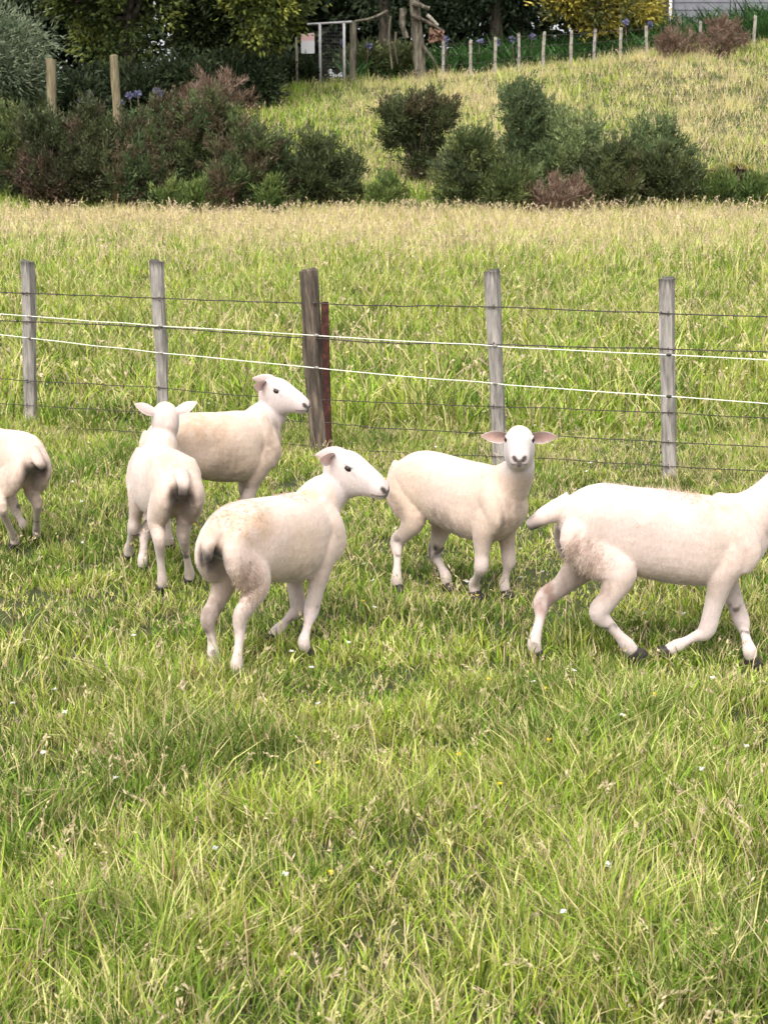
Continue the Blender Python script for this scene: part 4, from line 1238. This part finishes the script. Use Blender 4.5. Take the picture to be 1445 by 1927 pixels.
    thigh_gap_shade = sstep(0.075, 0.03, np.abs(q0[:, 1])) * sstep(-0.2, -0.3, q0[:, 0] / length) * sstep(0.47, 0.43, q0[:, 2]) * sstep(0.18, 0.28, q0[:, 2])
    legd = sstep(0.5, 0.78, med) * sstep(0.30, 0.20, q0[:, 2]) * sstep(0.03, 0.07, q0[:, 2]) * (0.3 + 0.7 * fine)
    for wgt, cc in ((belly * (0.15 + 0.6 * med), grime), (butt * (0.10 + 0.55 * fine), grime), (thigh_gap_shade * (0.5 + 0.5 * med), mud_and_shade * 1.6), (legd * 0.4, grime), (sstep(0.64, 0.78, med2) * sstep(0.26, 0.2, q0[:, 2]) * sstep(0.04, 0.09, q0[:, 2]) * 0.8, mud_and_shade)):
        w_ = np.clip(wgt * dirt_and_shade, 0, 0.95)[:, None]  # scales real grime and painted shade alike
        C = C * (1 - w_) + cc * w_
    jp = {kx: J_ for kx, J_ in joints.items()}
    for (pp, pr2, pc, pw) in patches:  # wool marks and dirt; the black ones under tails are painted shade
        cpos = jp[pp] if isinstance(pp, str) else np.array(pp)
        streak = vnoise(q0 * np.array([55, 55, 14]), seed + 31)
        w_ = (sstep(pr2, pr2 * 0.45, np.linalg.norm(q0 - cpos, axis=1) + (med - 0.5) * 0.05) * np.clip(0.45 + 2.6 * (0.6 * streak + 0.4 * fine - 0.42), 0.05, 1) * pw)[:, None]
        C = C * (1 - w_) + np.array(pc) * w_
    # black shadow under the root of the tail, painted into the wool colour
    tb = np.array(tl[-1]) + np.array([0.02, 0, 0.0])
    w_ = (sstep(0.055, 0.02, np.linalg.norm((q0 - tb) * np.array([1, 1.0, 0.8]), axis=1) + (med - 0.5) * 0.02) * 0.93 * min(1, dirt_and_shade))[:, None]
    C = C * (1 - w_) + mud_and_shade * 0.5 * w_
    for (rp_, rc, rr_) in raddle:                      # yellow marker on the wool
        if rp_ == 'head':
            cpos = hb + fw * 0.035 + upv * 0.045
        else:
            cpos = np.array(rp_)
        w_ = (sstep(rr_, rr_ * 0.35, np.linalg.norm(q0 - cpos, axis=1) + (med - 0.5) * 0.03) * rc)[:, None]
        C = C * (1 - w_) + np.array([0.80, 0.56, 0.16]) * w_
    mz = (sstep(0.15, 0.215, ht) * headw * 0.35)[:, None]; C = C * (1 - mz) + np.array([0.60, 0.46, 0.43]) * mz
    C = C * (1 - (headw * 0.10 * (med2 - 0.3))[:, None])
    # nostrils and mouth
    for s in (-1, 1):
        n1 = np.linalg.norm(np.stack([ht - 0.232, hsd - s * (0.0165 + (hup + 0.034) * 0.5), (hup + 0.034) * 0.75], 1), axis=1)
        w_ = (sstep(0.0150, 0.009, n1) * 0.95)[:, None]
        C = C * (1 - w_) + mud_and_shade * 0.5 * w_
    for s in (-1, 1):
        tn = np.linalg.norm(np.stack([(ht - 0.112) * 0.5, (hsd - s * 0.047), (hup + 0.006 + (ht - 0.112) * 0.5)], 1), axis=1)
        w_ = (sstep(0.010, 0.004, tn) * 0.35)[:, None]
        C = C * (1 - w_) + np.array([0.25, 0.22, 0.22]) * w_
    mid_ = (sstep(0.011, 0.006, np.abs(hsd)) * sstep(-0.032, -0.038, hup) * (hup > -0.066) * (ht > 0.218) * (ht < 0.25))[:, None] * 0.9
    C = C * (1 - mid_) + mud_and_shade * mid_
    ml = -0.056 + (ht - 0.236) * 0.12
    mw = (sstep(0.0052, 0.0022, np.abs(hup - ml)) * sstep(0.185, 0.20, ht) * (ht < 0.25) * (np.abs(hsd) < 0.06) * (np.abs(hsd) > 0.008) * 0.75)[:, None]
    C = C * (1 - mw) + mud_and_shade * mw
    # ears, cupped leaves set into the sides of the head
    EV, EQ, EC = [], [], []
    off = len(Pv)
    ears = ears or {}
    for s, kx in ((1, 'L'), (-1, 'R')):
        tipv, openv = ears.get(kx, ((-0.35, 0.95, 0.05), (0.8, 0.0, -0.35)))
        fh = norm(np.array([fw[0], fw[1], 0.0]))
        if tipv == 'cam':                                # ear turned out towards the viewer's side
            Ld = norm(norm(co - hb) - fh * 0.28 - zz_ * 0.02)
        elif len(tipv) == 4:                             # direction in the field
            Ld = norm(np.array(tipv[1:]) @ Rm)
        else:
            Ld = norm(fh * tipv[0] + sd1 * (s * tipv[1]) + zz_ * tipv[2])
        op = fh * openv[0] + sd1 * (s * openv[1]) + zz_ * openv[2]
        op = norm(op - Ld * np.dot(op, Ld)); wd = np.cross(Ld, op)
        eb = hb + fw * 0.002 + sd1 * (s * 0.044) + upv * ear_up
        nu, nw = 13, 9
        prof = np.array([0.016, 0.019, 0.023, 0.026, 0.028, 0.0285, 0.028, 0.0265, 0.024, 0.020, 0.015, 0.009, 0.003])
        grid = {}
        for side in (0, 1):
            for i in range(nu):
                u_ = i / (nu - 1)
                cup = 0.75 * (1 - 0.6 * u_)
                for j in range(nw):
                    w2 = (j / (nw - 1)) * 2 - 1
                    ang_ = w2 * (1.25 - 0.55 * u_)
                    rad_ = prof[i] / max(math.sin(1.25 - 0.55 * u_), 0.2)
                    p = eb + Ld * (u_ * 0.118 - 0.008) + wd * (math.sin(ang_) * rad_) + op * ((1 - math.cos(ang_)) * rad_ * cup) - op * 0.008 * u_ * u_ * 2 + np.array([0, 0, -0.012]) * u_ * u_
                    edge = 1 - abs(w2) ** 4
                    p = p + op * ((0.0032 if side == 0 else -0.0032) * edge * (1 - 0.6 * u_))
                    grid[(side, i, j)] = off + len(EV)
                    EV.append(p * S)
                    if side == 0:
                        k_ = 0.62 + 0.38 * abs(w2) ** 2
                        cc = np.array([0.60, 0.37, 0.32]) * (1 - w2 * w2 * 0.85) + face * w2 * w2 * 0.85
                        dk = max(0, 1 - u_ * 1.5) * (1 - w2 * w2) * (0.55 + 0.45 * (w2 > -0.1))
                        cc = cc * (1 - dk * 0.8) + mud_and_shade * dk * 0.8
                        EC.append(cc)
                    else:
                        EC.append(face * np.array([1.0, 0.93, 0.91]))
        for i in range(nu - 1):
            for j in range(nw - 1):
                EQ.append([grid[(0, i, j)], grid[(0, i, j + 1)], grid[(0, i + 1, j + 1)], grid[(0, i + 1, j)]])
                EQ.append([grid[(1, i, j)], grid[(1, i + 1, j)], grid[(1, i + 1, j + 1)], grid[(1, i, j + 1)]])
        for i in range(nu - 1):
            for j, (aa, bb) in ((0, (0, 1)), (nw - 1, (1, 0))):
                EQ.append([grid[(aa, i, j)], grid[(aa, i + 1, j)], grid[(bb, i + 1, j)], grid[(bb, i, j)]])
        for j in range(nw - 1):
            EQ.append([grid[(0, nu - 1, j)], grid[(0, nu - 1, j + 1)], grid[(1, nu - 1, j + 1)], grid[(1, nu - 1, j)]])
    V2 = np.vstack([Pv, np.array(EV)]); Q2 = np.vstack([quads, np.array(EQ)]); C2 = np.vstack([C, np.array(EC)])
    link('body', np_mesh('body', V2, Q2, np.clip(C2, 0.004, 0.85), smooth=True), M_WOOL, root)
    # eyes: dark almond with upper and lower lid
    for s in (1, -1):
        c = hb + fw * 0.088 + sd1 * (s * 0.0515) + upv * 0.006
        outd = norm(sd1 * s + fw * 0.35 + upv * 0.10)
        al = norm(fw * 0.93 - upv * 0.25 - outd * np.dot(fw * 0.93 - upv * 0.25, outd)); vt = np.cross(outd, al) * s
        parts_e = []
        nl, nn_ = 8, 14
        rings = []
        for i in range(nl):
            ph = math.pi * (i + 0.5) / nl
            a_ = np.linspace(0, 2 * math.pi, nn_, endpoint=False)
            rings.append(c + (np.cos(a_)[:, None] * al * 0.0150 + np.sin(a_)[:, None] * vt * 0.0095) * math.sin(ph) + outd * math.cos(ph) * 0.0075)
        v, q, t = rings_mesh(np.array(rings))
        link('eye', np_mesh('eye', v * S, [q, t], smooth=True), M_EYE, root)
        # brow fold above the eye
        pts = np.array([c + al * (a_ * 0.020) + vt * (0.010 + 0.003 * (1 - a_ * a_)) + outd * (0.0005 - 0.004 * a_ * a_) for a_ in np.linspace(-1, 1, 7)])
        if np.dot(vt, upv) < 0:
            pts = np.array([c + al * (a_ * 0.020) - vt * (0.010 + 0.003 * (1 - a_ * a_)) + outd * (0.0005 - 0.004 * a_ * a_) for a_ in np.linspace(-1, 1, 7)])
        v, q, t = tube(pts * S, np.array([0.002, 0.004, 0.0048, 0.005, 0.0048, 0.004, 0.002]) * S, 8)
        link('eyelid', np_mesh('eyelid', v, [q, t], np.tile(face * 0.95, (len(v), 1)), smooth=True), M_WOOL, root)
    # hooves: two toes each
    for hoof_top, F, hdir in feet:
        pr = []
        for s in (-1, 1):
            a0 = hoof_top + np.array([0, s * 0.0095, 0]) - hdir * 0.004
            a1 = a0 * 0.5 + (F + np.array([0.006, s * 0.011, 0])) * 0.5
            a2 = F + np.array([0.012, s * 0.0115, 0.002])
            pr.append(limb([(*a0, 0.021, 0.0135), (*a1, 0.0255, 0.0135), (*a2, 0.027, 0.012)], yy))
        v, q, t = join(pr)
        link('hoof', np_mesh('hoof', v * S, [q, t], smooth=True), M_HOOF, root)
    # short wool ends standing off the skin
    a, b, c = V2[quads[:, 0]], V2[quads[:, 1]], V2[quads[:, 2]]
    area = np.linalg.norm(np.cross(b - a, c - a), axis=1)
    qm = (V2[quads].mean(1)) / S
    hm = headw[quads].mean(1); lm = legw[quads].mean(1)
    pr_ = area * (1 - 0.9 * hm) * (1 - 0.6 * lm)
    for (rp_, rr_, ll, _d) in shaggy:
        pr_ = pr_ * (1 + 7 * sstep(rr_, rr_ * 0.5, np.linalg.norm(qm - np.array(rp_), axis=1)))
    n = 5000
    fi = rng.choice(len(quads), n, p=pr_ / pr_.sum())
    uv = rng.random((n, 2))
    pa = V2[quads[fi, 0]] * ((1 - uv[:, :1]) * (1 - uv[:, 1:])) + V2[quads[fi, 1]] * (uv[:, :1] * (1 - uv[:, 1:])) + V2[quads[fi, 2]] * (uv[:, :1] * uv[:, 1:]) + V2[quads[fi, 3]] * ((1 - uv[:, :1]) * uv[:, 1:])
    nf = norm(Nv[quads[fi]].mean(1))
    qq = pa / S
    Lh = rng.uniform(0.003, 0.007, n) * (1 - 0.5 * lm[fi])
    for (rp_, rr_, ll, _d) in shaggy:
        w_ = sstep(rr_, rr_ * 0.5, np.linalg.norm((qq - np.array(rp_)), axis=1))
        Lh = Lh + ll * w_ * rng.uniform(0.3, 1.0, n)
    flow = norm(np.array([-0.5, 0, -0.7]) + rng.normal(0, 0.5, (n, 3)))
    D = norm(nf * 0.55 + flow * 0.9)
    cf = C2[quads[fi, 0]] * rng.uniform(1.1, 1.4, n)[:, None]
    Wf = rng.uniform(0.0018, 0.0034, n)
    s_ = norm(np.cross(D, nf) + 1e-6) * (Wf * 0.5)[:, None]
    b0 = pa + nf * 0.0002
    v = np.stack([b0 - s_, b0 + s_, b0 + D * Lh[:, None] * S], 1).reshape(-1, 3)
    fme = np_mesh('wool', v, np.arange(n * 3).reshape(n, 3), np.clip(np.repeat(cf, 3, 0), 0.004, 0.85), smooth=True)
    o = link('wool', fme, M_FUZZ, root)
    o['kind'] = 'stuff'
    return root


def g0_(px, py):
    d = ray(px, py); t = -CAMZ / d[2]
    return CAM + d * t


# 1: cropped at the left edge, seen from behind
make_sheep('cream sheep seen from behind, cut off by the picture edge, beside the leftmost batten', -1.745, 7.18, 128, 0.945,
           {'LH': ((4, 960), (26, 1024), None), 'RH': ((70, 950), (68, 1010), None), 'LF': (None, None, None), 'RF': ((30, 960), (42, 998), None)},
           (-190, 880), (-262, 930), False, seed=1, warm=0.8, dirt_and_shade=1.0, tail=[(-0.31, 0, 0.53), (-0.365, -0.015, 0.475), (-0.375, -0.035, 0.44)], patches=[((-0.33, -0.01, 0.41), 0.075, (0.012, 0.010, 0.009), 0.9), ((-0.34, 0, 0.38), 0.12, (0.16, 0.105, 0.075), 0.5)])  # black patch: shade under the tail painted in; brown one is grime
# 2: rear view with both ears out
make_sheep('cream sheep seen from behind with both ears out and grime and painted shade under its tail', -0.925, 6.60, 110, 0.97,
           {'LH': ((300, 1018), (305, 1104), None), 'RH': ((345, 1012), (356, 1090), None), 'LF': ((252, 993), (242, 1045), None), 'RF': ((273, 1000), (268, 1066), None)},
           (312, 762), (307, 796), True, seed=2, poll_t=(0.22, -0.10, 0.76), nkb=(0.22, -0.035, 0.55), warm=0.5, dirt_and_shade=1.0, raddle=[('head', 0.4, 0.06)],
           ears={'L': ((-0.15, 0.95, 0.42), (0.6, 0, -0.5)), 'R': ((-0.15, 0.95, 0.42), (0.6, 0, -0.5))}, tail=[(-0.32, 0, 0.535), (-0.37, 0.0, 0.49), (-0.385, 0.01, 0.445)], patches=[((-0.335, 0, 0.42), 0.075, (0.012, 0.010, 0.009), 0.95), ((-0.34, 0, 0.38), 0.13, (0.16, 0.105, 0.075), 0.6), ((-0.2, 0, 0.60), 0.2, (0.47, 0.30, 0.18), 0.4)])  # near-black patch paints the shadow below the tail, brown is dirt
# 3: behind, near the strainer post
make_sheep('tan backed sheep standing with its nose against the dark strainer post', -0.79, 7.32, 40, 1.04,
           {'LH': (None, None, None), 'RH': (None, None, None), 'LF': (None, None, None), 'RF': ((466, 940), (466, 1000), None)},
           (507, 713), (580, 768), seed=3, warm=1.0, dirt_and_shade=1.0,
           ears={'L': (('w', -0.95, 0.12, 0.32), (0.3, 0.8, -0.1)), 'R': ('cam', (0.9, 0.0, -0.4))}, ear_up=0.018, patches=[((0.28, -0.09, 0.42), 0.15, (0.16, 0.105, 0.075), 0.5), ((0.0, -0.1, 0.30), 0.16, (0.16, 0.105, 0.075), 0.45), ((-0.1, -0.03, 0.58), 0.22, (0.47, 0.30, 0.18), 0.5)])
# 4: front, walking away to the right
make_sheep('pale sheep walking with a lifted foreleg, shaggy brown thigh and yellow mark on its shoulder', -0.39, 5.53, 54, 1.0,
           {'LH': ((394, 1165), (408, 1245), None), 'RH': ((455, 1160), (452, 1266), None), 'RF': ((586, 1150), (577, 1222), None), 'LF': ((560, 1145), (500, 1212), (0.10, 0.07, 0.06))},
           (637, 848), (728, 928), seed=4, length=0.94, warm=0.3, dirt_and_shade=0.8, raddle=[((0.17, -0.03, 0.57), 0.5, 0.055)],
           ears={'L': (('w', -1.0, 0.12, 0.08), (0.3, 0.8, -0.1)), 'R': ('cam', (0.9, 0.0, -0.4))}, ear_up=0.018, patches=[((-0.285, -0.12, 0.355), 0.105, (0.23, 0.16, 0.11), 0.62), ((-0.325, 0, 0.405), 0.085, (0.012, 0.010, 0.009), 0.95), ((-0.22, -0.03, 0.58), 0.20, (0.47, 0.30, 0.18), 0.6), ('LH', 0.09, (0.16, 0.105, 0.075), 0.6), ('RH', 0.05, (0.16, 0.105, 0.075), 0.5), ((0.05, -0.10, 0.27), 0.12, (0.16, 0.105, 0.075), 0.35)], shaggy=[((-0.26, -0.13, 0.34), 0.12, 0.017, 0), ((0.10, 0, 0.58), 0.10, 0.020, 0), ((-0.22, -0.02, 0.58), 0.14, 0.005, 0)])  # black patch paints the dark gap below the tail as colour
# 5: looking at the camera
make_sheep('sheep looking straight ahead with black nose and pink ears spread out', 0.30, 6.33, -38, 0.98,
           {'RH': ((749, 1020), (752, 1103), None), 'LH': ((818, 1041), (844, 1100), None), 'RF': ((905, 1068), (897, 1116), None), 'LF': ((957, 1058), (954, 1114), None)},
           (977, 803), (977, 870), seed=5, warm=0.65, dirt_and_shade=0.9, raddle=[('head', 0.35, 0.05)],
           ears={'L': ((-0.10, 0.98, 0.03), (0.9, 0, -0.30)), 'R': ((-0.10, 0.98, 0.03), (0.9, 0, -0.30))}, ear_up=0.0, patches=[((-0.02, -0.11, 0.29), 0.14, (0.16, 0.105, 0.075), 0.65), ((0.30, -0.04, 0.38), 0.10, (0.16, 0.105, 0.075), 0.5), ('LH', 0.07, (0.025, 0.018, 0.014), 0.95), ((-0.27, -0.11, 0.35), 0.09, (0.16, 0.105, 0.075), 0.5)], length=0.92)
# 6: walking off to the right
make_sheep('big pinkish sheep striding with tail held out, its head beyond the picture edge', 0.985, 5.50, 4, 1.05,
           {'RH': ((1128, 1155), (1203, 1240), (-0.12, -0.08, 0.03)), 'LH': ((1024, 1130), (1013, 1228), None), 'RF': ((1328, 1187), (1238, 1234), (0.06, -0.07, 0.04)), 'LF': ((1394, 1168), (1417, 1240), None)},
           (1488, 792), (1580, 872), seed=6, length=1.03, ears={'L': ((0.5, 0.85, 0.1), (0.8, 0, -0.4)), 'R': ((0.6, 0.8, -0.1), (0.8, 0, -0.4))}, nkb=(0.315, 0, 0.497), warm=0.05, dirt_and_shade=1.0, tail=[(-0.30, 0, 0.535), (-0.385, 0.0, 0.505), (-0.445, 0.0, 0.465)], tail_r=[(0.055, 0.05), (0.034, 0.036), (0.018, 0.022)], slope=-0.07, patches=[((-0.30, -0.12, 0.40), 0.095, (0.23, 0.16, 0.11), 0.58), ((-0.325, 0.01, 0.40), 0.085, (0.012, 0.010, 0.009), 0.95), ('LH', 0.11, (0.20, 0.10, 0.07), 0.7), ((0.14, -0.04, 0.57), 0.11, (0.47, 0.30, 0.18), 0.5), ((-0.24, -0.11, 0.27), 0.06, (0.16, 0.105, 0.075), 0.6), ((0.02, -0.08, 0.25), 0.12, (0.16, 0.105, 0.075), 0.35)], shaggy=[((-0.29, -0.12, 0.38), 0.11, 0.016, 0), ((0.05, 0, 0.59), 0.13, 0.028, 0), ((-0.14, 0, 0.60), 0.08, 0.02, 0)])  # black patch is painted shade between the buttocks, the rest wool marks
